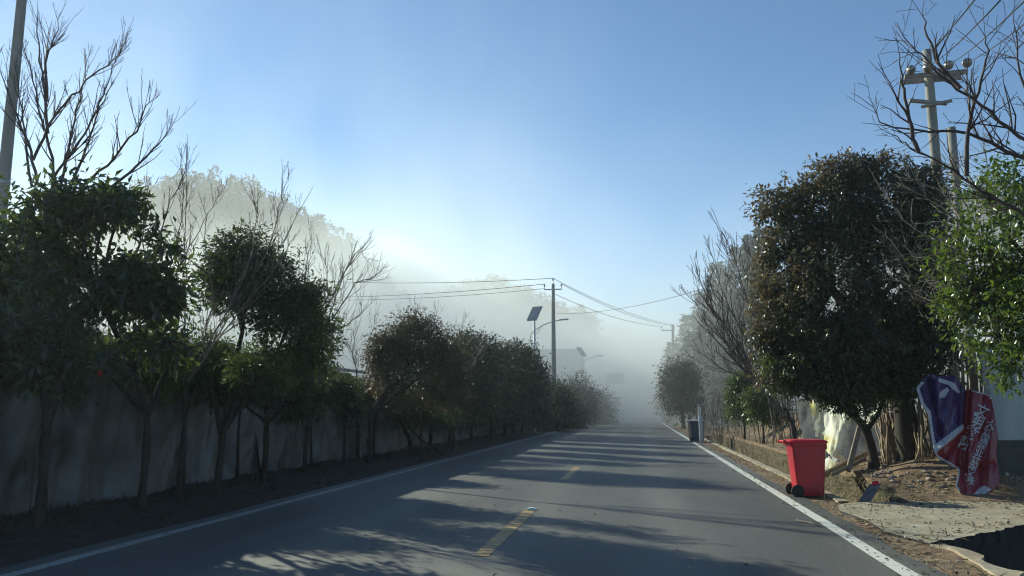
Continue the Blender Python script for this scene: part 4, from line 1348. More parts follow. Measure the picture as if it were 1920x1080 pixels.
# leaning bare tree left of the big evergreen
YL_ = 21.0
lb = at(1493, 812, YL_)
LB = [pts((1480, 790), (1440, 740), (1400, 700), (1370, 660), (1345, 600), (1330, 560), Y=YL_), pts((1450, 755), (1400, 690), (1360, 640), (1320, 590), (1298, 560), Y=YL_, dy=.4),
      pts((1470, 780), (1430, 700), (1390, 620), (1350, 540), (1340, 480), Y=YL_, dy=.5), pts((1460, 760), (1420, 660), (1400, 560), (1380, 490), (1352, 432), Y=YL_, dy=-.4),
      pts((1440, 740), (1400, 710), (1350, 690), (1315, 660), Y=YL_, dy=.3), pts((1470, 770), (1450, 660), (1430, 560), (1415, 470), Y=YL_, dy=.6),
      pts((1430, 720), (1380, 640), (1330, 570), (1310, 520), Y=YL_, dy=-.5), pts((1478, 780), (1470, 680), (1440, 580), (1420, 520), Y=YL_+.6, dy=.6), pts((1430, 715), (1390, 690), (1345, 640), (1325, 620), Y=YL_-.4)]
bare('bare_tree', 'dense twigged bare tree leaning over the bank between the round bush and the big evergreen', 'tree', (lb[0], YL_, gz(lb[0], YL_)), [(lb[0], YL_, gz(lb[0], YL_)-.1), at(1486, 790, YL_), at(1470, 765, YL_)], LB, 111, M['twig'], .06, None, side=4.2, L=(.5, 1.3), up=.3, ang=(18, 42), lvl=1, wig=.07, rmin=.006)

# round foggy tree by the road on the right, and companions
for i, (px, py, Yt, lbs, mt, lab, nc) in enumerate([
        (1282, 805, 58, [(1275, 710, 36, 34), (1265, 745, 28, 32), (1290, 740, 26, 36), (1285, 695, 22, 18)], 'leaf_grey', 'round tree fading in the fog beside the road, left of the blue bin', 420),
        (1256, 800, 78, [(1256, 730, 18, 40), (1250, 765, 16, 26)], 'leaf_grey', 'blurred tree in thick fog at the far right edge of the road', 160)]):
    c = at(px, py, Yt)
    evergreen('evergreen_tree', lab, 'tree', (c[0], Yt, gz(c[0], Yt)), None, [lobe(a, b_, Yt, d_, e_) for a, b_, d_, e_ in lbs], nc, 17, .28, .17, .07, M[mt], 210+i, .14, .35, .35, .25, None,
              trunks=[[(c[0], Yt, -.1), at(px-2, 785, Yt), at(px-4, 750, Yt)]])
for i, (px, py, Yt, lbs, mt, lab, nc, ll) in enumerate([
        (1395, 790, 30, [(1390, 735, 30, 34), (1385, 765, 26, 24), (1402, 715, 20, 18)], 'leaf_green', 'green shrub on the bank under the leaning bare tree', 210, .10),
        (1430, 795, 26, [(1432, 770, 32, 24), (1420, 750, 24, 22), (1455, 780, 22, 16)], 'leaf_green', 'low glossy shrub on top of the red earth bank', 210, .085)]):
    c = at(px, py, Yt)
    evergreen('bank_shrub', lab, 'shrub', (c[0], Yt, gz(c[0], Yt)), None, [lobe(a, b_, Yt, d_, e_) for a, b_, d_, e_ in lbs], nc, 14, .13, ll, ll*.4, M[mt], 220+i, .03, .4, .3, .3, 'shrubs on the right bank',
              trunks=[[(c[0], Yt, gz(c[0], Yt)-.05), at(px, 770, Yt), at(px, 745, Yt)]])
GT = 'leafless thicket stems on the right bank'
for i, (px, Yt, lab) in enumerate([(1325, 44, 'leafless thicket just right of the white post'), (1345, 40, 'leafless thicket of upright pale stems in the haze'), (1362, 36, 'leafless thicket left of the green bank shrub'), (1445, 27, 'tangle of thin stems under the leaning bare tree'), (1470, 25, 'tangle of thin stems beside the leaning tree trunk'), (1410, 34, 'thin bare stems rising behind the green bank shrub')]):
    rs = np.random.RandomState(400+i)
    c = at(px, 800, Yt)
    bz_ = gz(c[0], Yt)
    root = empty('thicket', (c[0], Yt, bz_), lab, 'thicket', GT)
    t = MB()
    for k in range(16):
        p0 = np.array([c[0]+rs.randn()*.45, Yt+rs.randn()*.8, 0.0])
        p0[2] = gz(p0[0], p0[1])-.05
        shoot(t, p0, [rs.randn()*.18, rs.randn()*.18, 1], rs.uniform(1.0, 2.3), .012, 1, rs, .3, .05, 3, (15, 35), rmin=.007, buds=False)
    t.build('stems', M['paletwig'] if i % 2 else M['twig'], root)

# ------------------------------------------------------------------ red bin
def rrect(x0, x1, y0, y1, r, z, n=5):
    P = []
    for cx_, cy_, a0 in ((x1-r, y1-r, 0), (x0+r, y1-r, 90), (x0+r, y0+r, 180), (x1-r, y0+r, 270)):
        for k in range(n+1):
            a = R(a0+90*k/n)
            P.append((cx_+r*math.cos(a), cy_+r*math.sin(a), z))
    return P


def loft(q, rings, mi=0, cap0=True, cap1=True, smooth=True):
    n = len(rings[0])
    fs = []
    for i in range(len(rings)-1):
        for k in range(n):
            fs.append((i*n+k, i*n+(k+1) % n, (i+1)*n+(k+1) % n, (i+1)*n+k))
    if cap0: fs.append(tuple(range(n))[::-1])
    if cap1: fs.append(tuple((len(rings)-1)*n+k for k in range(n)))
    q.add(np.concatenate([np.array(r_) for r_ in rings]), fs, mi, smooth)


def wheelie_bin(loc, rz, label, group, mats, s=1.0):
    """-x is the back of the bin: handle, hinge and wheels"""
    root = empty('wheelie_bin', loc, label, 'bin', group, rz)
    def sub(name, m, fn, par=None):
        q = MB(); fn(q)
        for k in range(len(q.v)): q.v[k] = q.v[k]*s
        me = bpy.data.meshes.new(name)
        me.from_pydata(np.concatenate(q.v).tolist(), [], q.f)
        me.polygons.foreach_set('material_index', q.mi); me.polygons.foreach_set('use_smooth', q.smooth)
        o = bpy.data.objects.new(name, me); COL.objects.link(o); me.materials.append(m)
        o.parent = par or root
        bv = o.modifiers.new('edge', 'EDGE_SPLIT'); bv.split_angle = R(40)
        return o
    def body(q):
        rings = []
        for z, a0, a1, hw in ((.03, -.190, .212, .19), (.06, -.200, .218, .195), (.20, -.212, .226, .202), (.50, -.236, .245, .215), (.84, -.264, .264, .232)):
            rings.append(rrect(a0, a1, -hw, hw, .045, z))
        loft(q, rings, cap1=False)
        inner = [rrect(-.255, .255, -.222, .222, .04, .84), rrect(-.235, .235, -.205, .205, .04, .45)]
        loft(q, [rings[-1], inner[0]], cap0=False, cap1=False)
        loft(q, inner, cap0=False)
    bd = sub('body', mats[0], body)
    def rim(q):
        loft(q, [rrect(-.272, .270, -.237, .237, .045, .80), rrect(-.285, .283, -.248, .248, .05, .805), rrect(-.288, .286, -.252, .252, .05, .855), rrect(-.27, .268, -.236, .236, .045, .86)], cap0=False, cap1=False)
        for y in np.linspace(-.2, .2, 7):       # ribs below the rim
            q.box((.276, y, .785), (.016, .012, .05))
    sub('rim', mats[0], rim)
    def lid(q):
        loft(q, [rrect(-.30, .300, -.258, .258, .05, .858), rrect(-.30, .302, -.260, .260, .05, .878), rrect(-.28, .28, -.24, .24, .06, .896), rrect(-.2, .2, -.17, .17, .08, .905)], cap0=False)
        q.box((.312, 0, .868), (.03, .16, .022), bevel=.006)
    ld = sub('lid', mats[1], lid)
    def handle(q):
        for y in (-.17, .17):
            q.box((-.325, y, .86), (.10, .035, .045), bevel=.01)
        q.tube([(-.362, -.215, .872), (-.362, .215, .872)], .017, 10)
        for y in (-.19, .19):
            q.box((-.365, y, .868), (.05, .045, .06), bevel=.012)
    sub('handle', mats[1], handle)
    for y in (-.205, .205):
        wl = sub('wheel', M['rubber'], lambda q: (q.lathe((-.20, y-.022, .10), (0, 1, 0), [(.06, 0), (.085, .0), (.10, .008), (.10, .036), (.085, .044), (.06, .044)], 22)))
        sub('hub', mats[2], lambda q: q.lathe((-.20, y-.027, .10), (0, 1, 0), [(.02, 0), (.05, .004), (.055, .05), (.02, .054)], 14), wl)
    sub('axle', M['galvanised'], lambda q: q.tube([(-.20, -.18, .10), (-.20, .18, .10)], .012, 8))
    return root


GBin = 'wheelie bins beside the road'
c = at(1513, 930, 13.05)
wheelie_bin((float(c[0])+.02, 13.08, gz(c[0], 13.05)+.0), R(3), 'red wheelie bin standing on the verge beside the white line', GBin, (M['red_plastic'], M['red_lid'], M['rubber']), .95)
c = at(1305, 826, 34.0)
wheelie_bin((float(c[0])+.05, 34.0, 0.0), R(-8), 'dark blue wheelie bin with pale edge behind the white post', GBin, (M['blue_plastic'], M['white_post'], M['rubber']), .98)
GQ = 'posts around the blue bin'
for px, py0, py1, Yt, m_, lab, r_ in ((1315, 828, 782, 33.0, 'white_post', 'white concrete post in front of the blue bin', .07), (1294, 813, 778, 38, 'old_wood', 'dark wooden post left of the blue bin', .09), (1313, 822, 763, 35.2, 'white_post', 'tall weathered post behind the blue bin', .055), (1318, 822, 764, 35.3, 'old_wood', 'thin wooden post right behind the blue bin', .05)):
    a, b_ = at(px, py0, Yt), at(px, py1, Yt)
    zb = min(float(a[2]), gz(a[0], Yt))-.05
    o = part('post', M[m_], None, lambda q: (q.box((a[0], Yt, (zb+b_[2])/2), (r_*2, r_*2, b_[2]-zb), bevel=.012), q.box((a[0], Yt, b_[2]+.0), (r_*1.8, r_*1.8, .05), bevel=.015)))
    tag(o, lab, 'post', GQ)

# ------------------------------------------------------------------ white wall at the right edge
wx0 = float(at(1864, 800, 13.6)[0])
zc = float(at(1890, 826, 13.6)[2]); zt = 2.35
gw = empty('gate_wall', (wx0+2, 13.7, 0), 'white plastered wall with a grey plinth at the right edge', 'wall')
part('wall', M['white_plaster'], gw, lambda q: q.box((wx0+2.5, 13.75, (zc+zt)/2), (5.0, .24, zt-zc), bevel=.01))
part('plinth', M['plinth'], gw, lambda q: q.box((wx0+2.5, 13.75, zc/2-.12), (5.06, .34, zc+.24), bevel=.012))

# ------------------------------------------------------------------ stick stacks leaning by the trees
GS = 'dry bamboo sticks leaning in stacks by the big tree'
rs = np.random.RandomState(55)
proto = []
for k in range(5):
    q = MB()
    L_ = 1.5
    P = [np.array([.012*rs.randn(), .012*rs.randn(), z]) for z in np.linspace(0, L_, 7)]
    q.tube(P, np.linspace(.017, .010, 7)*rs.uniform(.8, 1.2), 6)
    me = bpy.data.meshes.new('bamboo_stick')
    me.from_pydata(np.concatenate(q.v).tolist(), [], q.f)
    me.polygons.foreach_set('use_smooth', q.smooth)
    me.materials.append(M['bamboo'])
    proto.append(me)
def stick(px0, py0, px1, py1, Y0, Y1, lab):
    a, b_ = at(px0, py0, Y0), at(px1, py1, Y1)
    g_ = gz(a[0], Y0)
    a[2] = min(a[2], g_+.05) if abs(a[2]-g_) > .05 else a[2]
    a[2] = g_-.02
    o = bpy.data.objects.new('bamboo_stick', rnd.choice(proto))
    COL.objects.link(o)
    o.location = a
    v = Vector((b_-a).tolist())
    o.rotation_euler = v.to_track_quat('Z', 'Y').to_euler()
    o.scale = (1, 1, v.length/1.5)
    tag(o, lab, 'stick', GS)
for k in range(34):
    t = k/33
    stick(1655+52*t+rs.randn()*3, 862+14*t+rs.randn()*4, 1652+22*t+rs.randn()*9, 756+rs.randn()*20, 15.1+.25*rs.rand(), 15.7+.2*rs.rand(), 'dry stick in the leaning stack left of the thick dark trunk')
for k in range(40):
    t = k/39
    stick(1722+78*t+rs.randn()*3, 872+14*t+rs.randn()*4, 1716+58*t+rs.randn()*11, 740+30*t+rs.randn()*26, 14.6+.3*rs.rand(), 15.2+.25*rs.rand(), 'dry stick in the leaning stack between the thick dark trunk and the banner')
for k in range(22):
    t = k/21
    stick(1795+66*t+rs.randn()*3, 900, 1790+62*t+rs.randn()*5, 655+rs.randn()*16, 14.3+.2*rs.rand(), 14.4+.25*rs.rand(), 'dark stick standing upright in the fence behind the banner')

# ------------------------------------------------------------------ hung plastic sheets and timber
def hung(name, label, cat, outline, Yb, mat, amp, seed, step=2.5, kz=.045, lean=0.0):
    """a draped sheet: outline in the sheet's own plane, folds give it depth"""
    O = np.array(outline, float)
    x0, y0 = O.min(0); x1, y1 = O.max(0)
    gx_ = np.arange(x0, x1+step, step); gy_ = np.arange(y0, y1+step, step)
    Gx, Gy = np.meshgrid(gx_, gy_, indexing='ij')
    cx_, cy_ = (Gx[:-1, :-1]+Gx[1:, 1:])/2, (Gy[:-1, :-1]+Gy[1:, 1:])/2
    keep = inside(cx_, cy_, O)
    V = np.empty(Gx.shape+(3,))
    for i in range(Gx.shape[0]):
        for j in range(Gx.shape[1]):
            V[i, j] = at(Gx[i, j], Gy[i, j], Yb + lean*(Gy[i, j]-y0)/(y1-y0))
    V[..., 1] += amp*fbm(Gx*kz+seed, Gy*kz*.28, seed, 4) + amp*.5*np.abs(vnoise(Gx*kz*2.6+Gy*kz*.6, Gy*kz*.4, seed))
    q = MB()
    q.grid(V, keep=keep)
    o = q.build(name, mat)
    tag(o, label, cat)
    return o


def inside(px, py, poly):
    px, py = np.asarray(px, float), np.asarray(py, float)
    c_ = np.zeros(np.broadcast(px, py).shape, bool)
    n = len(poly)
    for i in range(n):
        xa, ya = poly[i]; xb, yb_ = poly[(i+1) % n]
        hit = ((ya > py) != (yb_ > py)) & (px < (xb-xa)*(py-ya)/((yb_-ya) or 1e-9)+xa)
        c_ ^= hit
    return c_


hung('plastic_sheet', 'torn white and yellow plastic sheet hanging behind the red bin', 'plastic sheet', [(1516, 748), (1528, 750), (1532, 766), (1552, 762), (1578, 744), (1592, 750), (1590, 790), (1582, 815), (1576, 848), (1566, 872), (1558, 852), (1550, 848), (1542, 824), (1536, 808), (1531, 824), (1527, 804), (1521, 775)], 16.6, M['clear_sheet'], .12, 3)
hung('plastic_sheet', 'scrap of pale plastic sheet caught in the fork of the smaller tree', 'plastic sheet', [(1606, 752), (1618, 760), (1622, 790), (1632, 772), (1648, 742), (1652, 752), (1648, 775), (1638, 800), (1630, 808), (1620, 800), (1612, 775)], 15.6, M['clear_sheet'], .08, 5)
hung('plastic_sheet', 'ragged pale plastic strip lying at the foot of the hung sheet', 'plastic sheet', [(1544, 862), (1556, 856), (1566, 868), (1568, 878), (1556, 886), (1545, 880)], 16.2, M['clear_sheet'], .06, 7)
hung('plastic_sheet', 'wide grey plastic sheet stretched behind the smaller fork trunked tree', 'plastic sheet', [(1494, 752), (1530, 745), (1600, 742), (1662, 748), (1664, 800), (1668, 868), (1600, 872), (1520, 868), (1508, 830)], 17.3, M['grey_sheet'], .10, 9, 4)

GW = 'old timber leaning and lying by the drain'
def plank(label, p0, p1, w_, th, m_='old_wood', roll=0):
    a, b_ = np.array(p0, float), np.array(p1, float)
    d = norm(b_-a); s_ = norm(np.cross(d, [0, 1, .3])); t_ = np.cross(d, s_)
    o = part('plank', M[m_], None, lambda q: q.box((a+b_)/2, (np.linalg.norm(b_-a), w_, th), bevel=.006, M=np.stack([d, s_, t_], 1)))
    return tag(o, label, 'plank', GW)
plank('upright wooden plank leaning against the fork trunked tree', at(1590, 884, 14.5), at(1612, 800, 14.9), .085, .04)
plank('long grey plank lying on the ground left of the fork trunk', at(1546, 890, 14.3), at(1626, 850, 15.6), .11, .04)
plank('second long plank lying just below the grey one', at(1560, 890, 14.0), at(1622, 860, 15.2), .07, .04)
plank('curved pale board propped at the foot of the hung sheet', at(1568, 852, 16.0), at(1592, 868, 15.8), .12, .03)
o = None
a, b_ = at(1612, 944, 12.4), at(1632, 912, 12.65)
sl_ = empty('slab', (float(a[0]), 12.4, -.1), 'thin dark slab with a red tip leaning in the end of the drain', 'slab')
d = norm(b_-a)
Mx = np.stack([norm([.55, -.8, .15]), d, np.cross(norm([.55, -.8, .15]), d)], 1)
part('board', M['slab'], sl_, lambda q: q.box((a+b_)/2+np.array([.05, 0, 0]), (.20, np.linalg.norm(b_-a)+.1, .035), bevel=.008, M=Mx))
part('red_tip', M['red_cloth'], sl_, lambda q: q.box(b_+np.array([.07, -.01, .05]), (.12, .07, .05), bevel=.02, M=Mx))

# ------------------------------------------------------------------ crumpled banner
YBN = 13.0
bn = empty('banner', (float(at(1800, 930, YBN)[0]), YBN, 0), 'crumpled purple and red vinyl banner with white lettering hanging beside the white wall', 'banner')
def bY(px, py):
    px, py = np.asarray(px, float), np.asarray(py, float)
    tilt = YBN + .45 - .52*(py-700)/235
    crease = -.16*np.exp(-((px-(1812-.05*(py-800)))/9.0)**2)*(py < 880)
    belly = -.05*np.sin(np.clip((px-1725)/85, 0, 1)*math.pi) - .05*np.sin(np.clip((px-1815)/62, 0, 1)*math.pi)
    u_, v_ = (px-1800)*.8-(py-800)*.6, (px-1800)*.6+(py-800)*.8
    folds = 0
    for x0, y0, x1, y1, dp, wd in CREASE:
        dx, dy = x1-x0, y1-y0
        L2 = math.hypot(dx, dy)
        s_ = ((px-x0)*dx+(py-y0)*dy)/L2**2
        dd = ((px-x0)*-dy+(py-y0)*dx)/L2
        folds = folds + dp*np.exp(-np.abs(dd)/wd)*sstep(-.15, .12, s_)*(1-sstep(.85, 1.12, s_))
    return tilt + crease*-.6 + belly + folds + .03*fbm(u_*.032, v_*.012, 3.3, 3) + .012*np.abs(vnoise(px*.16+py*.04, py*.05, 2.2))
CREASE = [(1742, 703, 1770, 835, .14, 7), (1758, 705, 1760, 800, -.07, 5), (1790, 708, 1764, 845, -.09, 7), (1800, 712, 1800, 800, .08, 6), (1752, 850, 1806, 800, -.06, 6), (1800, 812, 1798, 880, .10, 6),
          (1824, 732, 1812, 935, -.10, 6), (1846, 738, 1838, 925, .07, 8), (1862, 760, 1852, 918, -.07, 7), (1798, 885, 1868, 870, .05, 8), (1770, 862, 1800, 830, .07, 4), (1725, 715, 1745, 800, .06, 6)]
POLY = [(1718, 728), (1731, 711), (1745, 700), (1763, 706), (1786, 703), (1801, 714), (1806, 731), (1822, 731), (1829, 734), (1848, 738), (1858, 743), (1864, 775), (1871, 822), (1868, 850), (1875, 902), (1870, 912), (1862, 921), (1840, 932), (1815, 936), (1802, 926), (1791, 911), (1797, 888), (1797, 880), (1780, 870), (1757, 857), (1751, 845), (1745, 812), (1740, 774), (1727, 757), (1722, 741)]
step = 1.4
gxx, gyy = np.arange(1716, 1878, step), np.arange(698, 940, step)
Gx, Gy = np.meshgrid(gxx, gyy, indexing='ij')
# pull grid nodes near the outline onto it, for clean edges
PB = np.array(POLY, float)
def near_edge(px, py):
    best = np.full(px.shape, 1e9); qx, qy = px.copy(), py.copy()
    for i in range(len(PB)):
        a, c_ = PB[i], PB[(i+1) % len(PB)]
        d = c_-a
        t = np.clip(((px-a[0])*d[0]+(py-a[1])*d[1])/(d@d), 0, 1)
        x, y = a[0]+t*d[0], a[1]+t*d[1]
        ds = np.hypot(px-x, py-y)
        m_ = ds < best
        best[m_] = ds[m_]; qx[m_] = x[m_]; qy[m_] = y[m_]
    return best, qx, qy
ds, qx, qy = near_edge(Gx, Gy)
sn = ds < step*.6
Gx, Gy = np.where(sn, qx, Gx), np.where(sn, qy, Gy)
cx_, cy_ = (Gx[:-1, :-1]+Gx[1:, 1:]+Gx[1:, :-1]+Gx[:-1, 1:])/4, (Gy[:-1, :-1]+Gy[1:, 1:]+Gy[1:, :-1]+Gy[:-1, 1:])/4
keep = inside(cx_, cy_, PB)
dist_e, _, _ = near_edge(cx_, cy_)
VB = np.empty(Gx.shape+(3,))
BY = bY(Gx, Gy)
for i in range(Gx.shape[0]):
    for j in range(Gx.shape[1]):
        VB[i, j] = at(Gx[i, j], Gy[i, j], BY[i, j])
zone = np.full(cx_.shape, 1)                                            # red
zone[inside(cx_, cy_, [(1715, 695), (1812, 695), (1807, 790), (1806, 800), (1752, 838), (1715, 860)])] = 0     # purple
white = inside(cx_, cy_, [(1750, 836), (1806, 794), (1807, 806), (1754, 850)])                          # band between the colours
white |= (dist_e < 5.5) & (cx_ < 1757) & (cy_ > 716) & (cy_ < 870)       # left hem
white |= (dist_e < 3) & (cx_ < 1800) & (cy_ > 840) & (cy_ < 935)
white |= inside(cx_, cy_, [(1812, 940), (1838, 914), (1846, 910), (1860, 918), (1842, 930), (1816, 940)])   # bottom hem
white |= (dist_e < 2.2) & (cx_ > 1822) & (cy_ < 748)
white |= inside(cx_, cy_, [(1759, 708), (1790, 718), (1800, 735), (1796, 738), (1778, 722), (1760, 716)])
white |= inside(cx_, cy_, [(1762, 735), (1776, 726), (1780, 732), (1772, 745), (1760, 747)])
zone[white] = 2
for nm_, zi, mt in (('purple_panel', 0, 'vinyl_purple'), ('red_panel', 1, 'vinyl_red'), ('white_border', 2, 'vinyl_white')):
    q = MB()
    q.grid(VB, keep=keep & (zone == zi))
    o = q.build(nm_, M[mt], bn)
    sd = o.modifiers.new('thickness', 'SOLIDIFY'); sd.thickness = .004; sd.offset = 1
def glyphs(txt, x, y, size, ang, adv):
    """white characters printed on the banner, one below the other along a slanting column"""
    for ch_ in txt:
        cu = bpy.data.curves.new('glyph', 'FONT')
        cu.body = ch_
        cu.size = 1.0
        cu.align_x = 'CENTER'; cu.align_y = 'CENTER'
        cu.offset = .022
        cu.resolution_u = 3
        ob = bpy.data.objects.new('glyph', cu)
        COL.objects.link(ob)
        bpy.context.view_layer.update()
        me = bpy.data.meshes.new_from_object(ob.evaluated_get(bpy.context.evaluated_depsgraph_get()))
        bpy.data.objects.remove(ob)
        bpy.data.curves.remove(cu)
        n = len(me.vertices)
        if n:
            co = np.empty(n*3); me.vertices.foreach_get('co', co)
            co = co.reshape(-1, 3)[:, :2]
            co = co - (co.max(0)+co.min(0))/2
            ca, sa = math.cos(ang), math.sin(ang)
            X_ = x + size*(co[:, 0]*ca + co[:, 1]*sa)
            Y_ = y + size*(co[:, 0]*sa - co[:, 1]*ca)
            D_ = bY(X_, Y_)
            V_ = np.array([at(X_[i], Y_[i], D_[i]) for i in range(n)])
            V_ -= norm(V_.mean(0)-EYEV)*.016
            LB_.add(V_, [tuple(p_.vertices) for p_ in me.polygons])
        bpy.data.meshes.remove(me)
        x += -math.sin(ang)*adv; y += math.cos(ang)*adv
LB_ = MB()
glyphs('文明教院', 1842, 770, 26, R(26), 23)
glyphs('大计国深业计深文', 1858, 796, 17.5, R(23), 14)
glyphs('咏', 1820, 901, 17, R(24), 12)
if LB_.v:
    LB_.build('lettering', M['vinyl_white'], bn)

# ------------------------------------------------------------------ stones, litter, dry grass
rs = np.random.RandomState(91)
def scatter(n, xr, yr, cond, rs):
    x = rs.uniform(*xr, n*3); y = yr[0]+(yr[1]-yr[0])*rs.rand(n*3)**1.3
    k = cond(x, y)
    return x[k][:n], y[k][:n]
okg = lambda x, y: ~((x > 2.76) & (x < 3.66) & (y > 12.1)) & ~((x > 2.8) & (y < 8.75+(x-2.85)*1.06)) 
on_slab = lambda x, y: (x > 2.6) & (y > 8.65+(x-2.85)*1.06) & (y < 12.2+.38*(x-2.9))
x, y = scatter(7000, (2.2, 6.6), (6, 38), okg, rs)
dens = fbm(x*1.3, y*1.1, 2)
k = np.where(on_slab(x, y), (dens > .45) | (y > 11.7), dens > -.35)
x, y = x[k], y[k]
z = np.where(on_slab(x, y), .014, hz(x, y)+.004)
n = len(x)
o = leaf_object('leaf_litter', np.stack([x, y, z], 1), rs.randn(n, 3)*np.array([1, 1, .22])+np.array([0, 0, .08]), rs.randn(n, 3)*.35+np.array([0, 0, 1]), .03+.06*rs.rand(n), .014+.022*rs.rand(n), .25, M['litter'], None, rs)
tag(o, 'dry fallen leaves scattered over the right verge and bank', kind='stuff')
x = np.concatenate([rs.uniform(-5.2, 2.2, 260), 2.25-np.abs(rs.randn(500))*.16]); y = np.concatenate([5+30*rs.rand(260), 6+30*rs.rand(500)])
n = len(x)
o = leaf_object('leaf_litter', np.stack([x, y, np.full(n, .010)], 1), rs.randn(n, 3)*np.array([1, 1, .2])+np.array([0, 0, .08]), rs.randn(n, 3)*.3+np.array([0, 0, 1]), .02+.045*rs.rand(n), .01+.016*rs.rand(n), .25, M['litter'], None, rs)
tag(o, 'few dry leaves blown onto the asphalt', kind='stuff')
x, y = scatter(2600, (2.25, 6.2), (7, 36), okg, rs)
k = (fbm(x*.9+5, y*.9, 4) > .1) | (np.abs(x-2.65) < .12) | (np.abs(y-12.1-(x-3)*.35) < .22)
x, y = x[k], y[k]
n = len(x)
z = np.where(on_slab(x, y), .014, hz(x, y))
o = leaf_object('dry_grass', np.stack([x, y, z], 1), rs.randn(n, 3)*np.array([1, 1, .35])+np.array([0, 0, .25]), rs.randn(n, 3), .07+.16*rs.rand(n), .006+.006*rs.rand(n), .1, M['drygrass'], None, rs)
tag(o, 'straw and dry grass stalks on the right verge', kind='stuff')
# growth on the drain's far wall
n = 2200
y = 12.3+30*rs.rand(n)**1.5
x = np.full(n, 3.53)+.01*rs.randn(n)
z = -.3+.55*rs.rand(n)
o = leaf_object('dry_grass', np.stack([x, y, z], 1), rs.randn(n, 3)*np.array([.3, .4, .5])+np.array([-.3, 0, -.6]), np.tile([-1.0, 0, .2], (n, 1))+rs.randn(n, 3)*.3, .06+.12*rs.rand(n), .01+.012*rs.rand(n), .1, M['drygrass'], None, rs)
tag(o, 'dead grass hanging down the far wall of the drain', kind='stuff')
def gravel(name, label, x, y, z, sz, rs, mat):
    q = MB()
    ico = np.array([[0, 0, 1], [.9, 0, .3], [.28, .85, .3], [-.72, .53, .3], [-.72, -.53, .3], [.28, -.85, .3], [.6, .4, -.5], [-.3, .7, -.5], [-.7, -.2, -.5], [.1, -.7, -.5]], float)
    F = [(0, 1, 2), (0, 2, 3), (0, 3, 4), (0, 4, 5), (0, 5, 1), (1, 6, 2), (2, 6, 7), (2, 7, 3), (3, 7, 8), (3, 8, 4), (4, 8, 9), (4, 9, 5), (5, 9, 1), (1, 9, 6)]
    for i in range(len(x)):
        v = ico*(1+.25*rs.randn(10, 1))*np.array([1, .8, .55])*sz[i]
        a = rs.rand()*6.28
        v = v @ np.array([[math.cos(a), -math.sin(a), 0], [math.sin(a), math.cos(a), 0], [0, 0, 1]])
        q.add(v+np.array([x[i], y[i], z[i]]), F)
    o = q.build(name, mat)
    return tag(o, label, kind='stuff')
x, y = scatter(2600, (3.68, 6.3), (12.4, 26), okg, rs)
k = fbm(x*1.1, y*1.1, 7) > -.1
x, y = x[k], y[k]
gravel('gravel', 'loose stones and clods on the right bank', x, y, hz(x, y)+.005, .012+.055*rs.rand(len(x))**3, rs, M['stone'])
x = rs.uniform(3.0, 5.5, 160); y = rs.uniform(6.2, 9.0, 160)
k = y < 8.5+(x-2.85)*1.06
x, y = x[k], y[k]
gravel('rubble', 'stones and rubble on the floor of the sunken plot', x, y, np.full(len(x), -.87), .02+.07*rs.rand(len(x))**2, rs, M['stone'])
x, y = scatter(700, (2.2, 5.2), (6.5, 12.6), okg, rs)
z = np.where(on_slab(x, y), .014, hz(x, y)+.004)
gravel('gravel', 'grit and pebbles on the driveway edge', x, y, z, .006+.018*rs.rand(len(x))**3, rs, M['stone'])
o = part('fallen_twig', M['paletwig'], None, lambda q: (q.tube([at(1493, 979, 10.1)*[1, 1, 0]+[0, 0, .02], at(1520, 988, 9.8)*[1, 1, 0]+[0, 0, .03], at(1540, 994, 9.6)*[1, 1, 0]+[0, 0, .018]], .006, 5),))
tag(o, 'thin pale twig lying on the asphalt near the right edge line', 'twig')
# ------------------------------------------------------------------ air
def volume_box(name, lo, hi, mat, label):
    q = MB()
    q.box(tuple((a+b_)/2 for a, b_ in zip(lo, hi)), tuple(b_-a for a, b_ in zip(lo, hi)))
    o = q.build(name, mat)
    return tag(o, label, kind='stuff')


def volume_mat(name, color, aniso):
    m = bpy.data.materials.new(name)
    m.use_nodes = True
    nt = m.node_tree
    nt.nodes.remove(nt.nodes['Principled BSDF'])
    v = nt.nodes.new('ShaderNodeVolumePrincipled')
    v.inputs['Color'].default_value = (*color, 1)
    v.inputs['Anisotropy'].default_value = aniso
    nt.links.new(v.outputs[0], nt.nodes['Material Output'].inputs['Volume'])
    return m, nt, v


HAZE = .0006
m, nt, v = volume_mat('haze_air', (.93, .96, 1.0), .4)
v.inputs['Density'].default_value = HAZE
volume_box('haze', (-420, -45, -2.2), (420, 440, 62), m, 'thin morning haze over the whole valley')

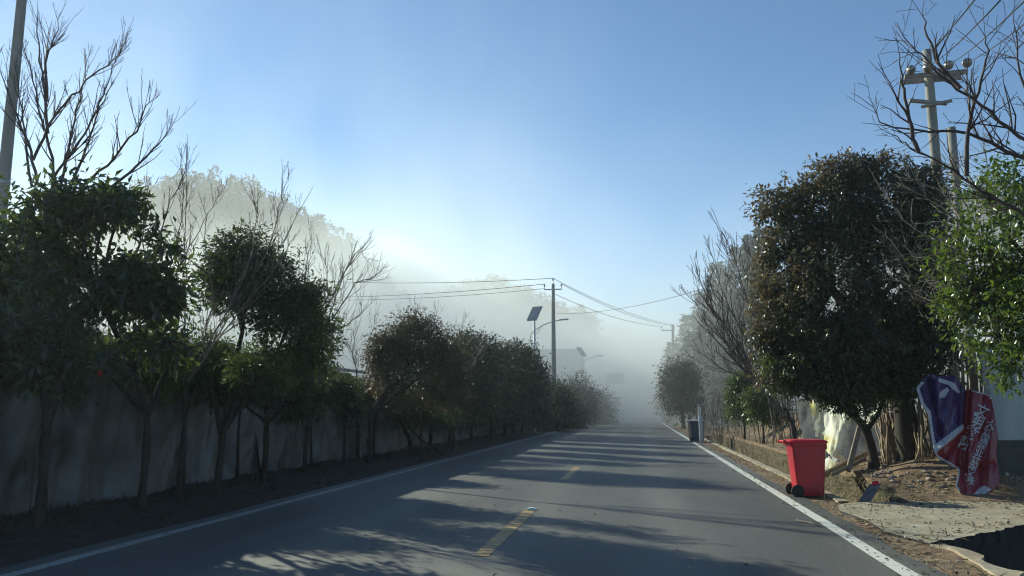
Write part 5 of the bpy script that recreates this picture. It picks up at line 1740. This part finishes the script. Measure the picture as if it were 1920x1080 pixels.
# the fog bank lying over the road further on
m, nt, v = volume_mat('fog_air', (.95, .97, 1.0), .3)
L = nt.links
tc = nt.nodes.new('ShaderNodeTexCoord')
sp_ = nt.nodes.new('ShaderNodeSeparateXYZ')
L.new(tc.outputs['Object'], sp_.inputs[0])
def mrange(src, a, b_, c_, d_, smooth=True):
    n = nt.nodes.new('ShaderNodeMapRange')
    n.interpolation_type = 'SMOOTHSTEP' if smooth else 'LINEAR'
    L.new(src, n.inputs[0])
    for i, k in enumerate((a, b_, c_, d_)): n.inputs[i+1].default_value = k
    return n.outputs[0]
def mth(op, a, b_):
    n = nt.nodes.new('ShaderNodeMath'); n.operation = op
    for i, k in enumerate((a, b_)):
        if hasattr(k, 'links'): L.new(k, n.inputs[i])
        else: n.inputs[i].default_value = k
    return n.outputs[0]
ns = nt.nodes.new('ShaderNodeTexNoise')
ns.inputs['Scale'].default_value = .022
ns.inputs['Detail'].default_value = 3
ns.inputs['Roughness'].default_value = .55
L.new(tc.outputs['Object'], ns.inputs['Vector'])
nf = mrange(ns.outputs[0], .35, .68, .35, 1.5)
fy = mrange(sp_.outputs[1], 42, 96, 0, 1)
# the top of the bank: lower over the road, climbing against the left hill
topz_ = mrange(sp_.outputs[0], -75, 8, 19, 13, False)
behind = mth('MULTIPLY', mrange(sp_.outputs[1], 150, 230, 0, 16), mrange(sp_.outputs[0], -85, 40, 1, 0))
topz_ = mth('ADD', topz_, behind)
zz = mth('ADD', sp_.outputs[2], mth('MULTIPLY', mth('SUBTRACT', ns.outputs[0], .5), -26))
zr = mth('DIVIDE', zz, topz_)
fz = mrange(zr, .2, 1.65, 1, 0)
den = mth('MULTIPLY', mth('MULTIPLY', fy, fz), mth('MULTIPLY', nf, .050))
# thin wisps climbing over the left hill
n2 = nt.nodes.new('ShaderNodeTexNoise')
n2.inputs['Scale'].default_value = .042
n2.inputs['Detail'].default_value = 4
mp2 = nt.nodes.new('ShaderNodeMapping')
mp2.inputs['Scale'].default_value = (1, 1, .45)
mp2.inputs['Rotation'].default_value = (0, .9, .3)
L.new(tc.outputs['Object'], mp2.inputs[0]); L.new(mp2.outputs[0], n2.inputs['Vector'])
wis = mth('MULTIPLY', mrange(n2.outputs[0], .38, .70, 0, 1), mrange(sp_.outputs[0], -50, 14, 1, 0))
wis = mth('MULTIPLY', wis, mth('MULTIPLY', mrange(sp_.outputs[1], 46, 80, 0, .007), mrange(sp_.outputs[2], 40, 59, 1, 0)))
den = mth('ADD', den, wis)
L.new(den, v.inputs['Density'])
fb_ = volume_box('fog_bank', (-190, 44, -2), (130, 300, 59), m, 'white fog bank hiding the road ahead')
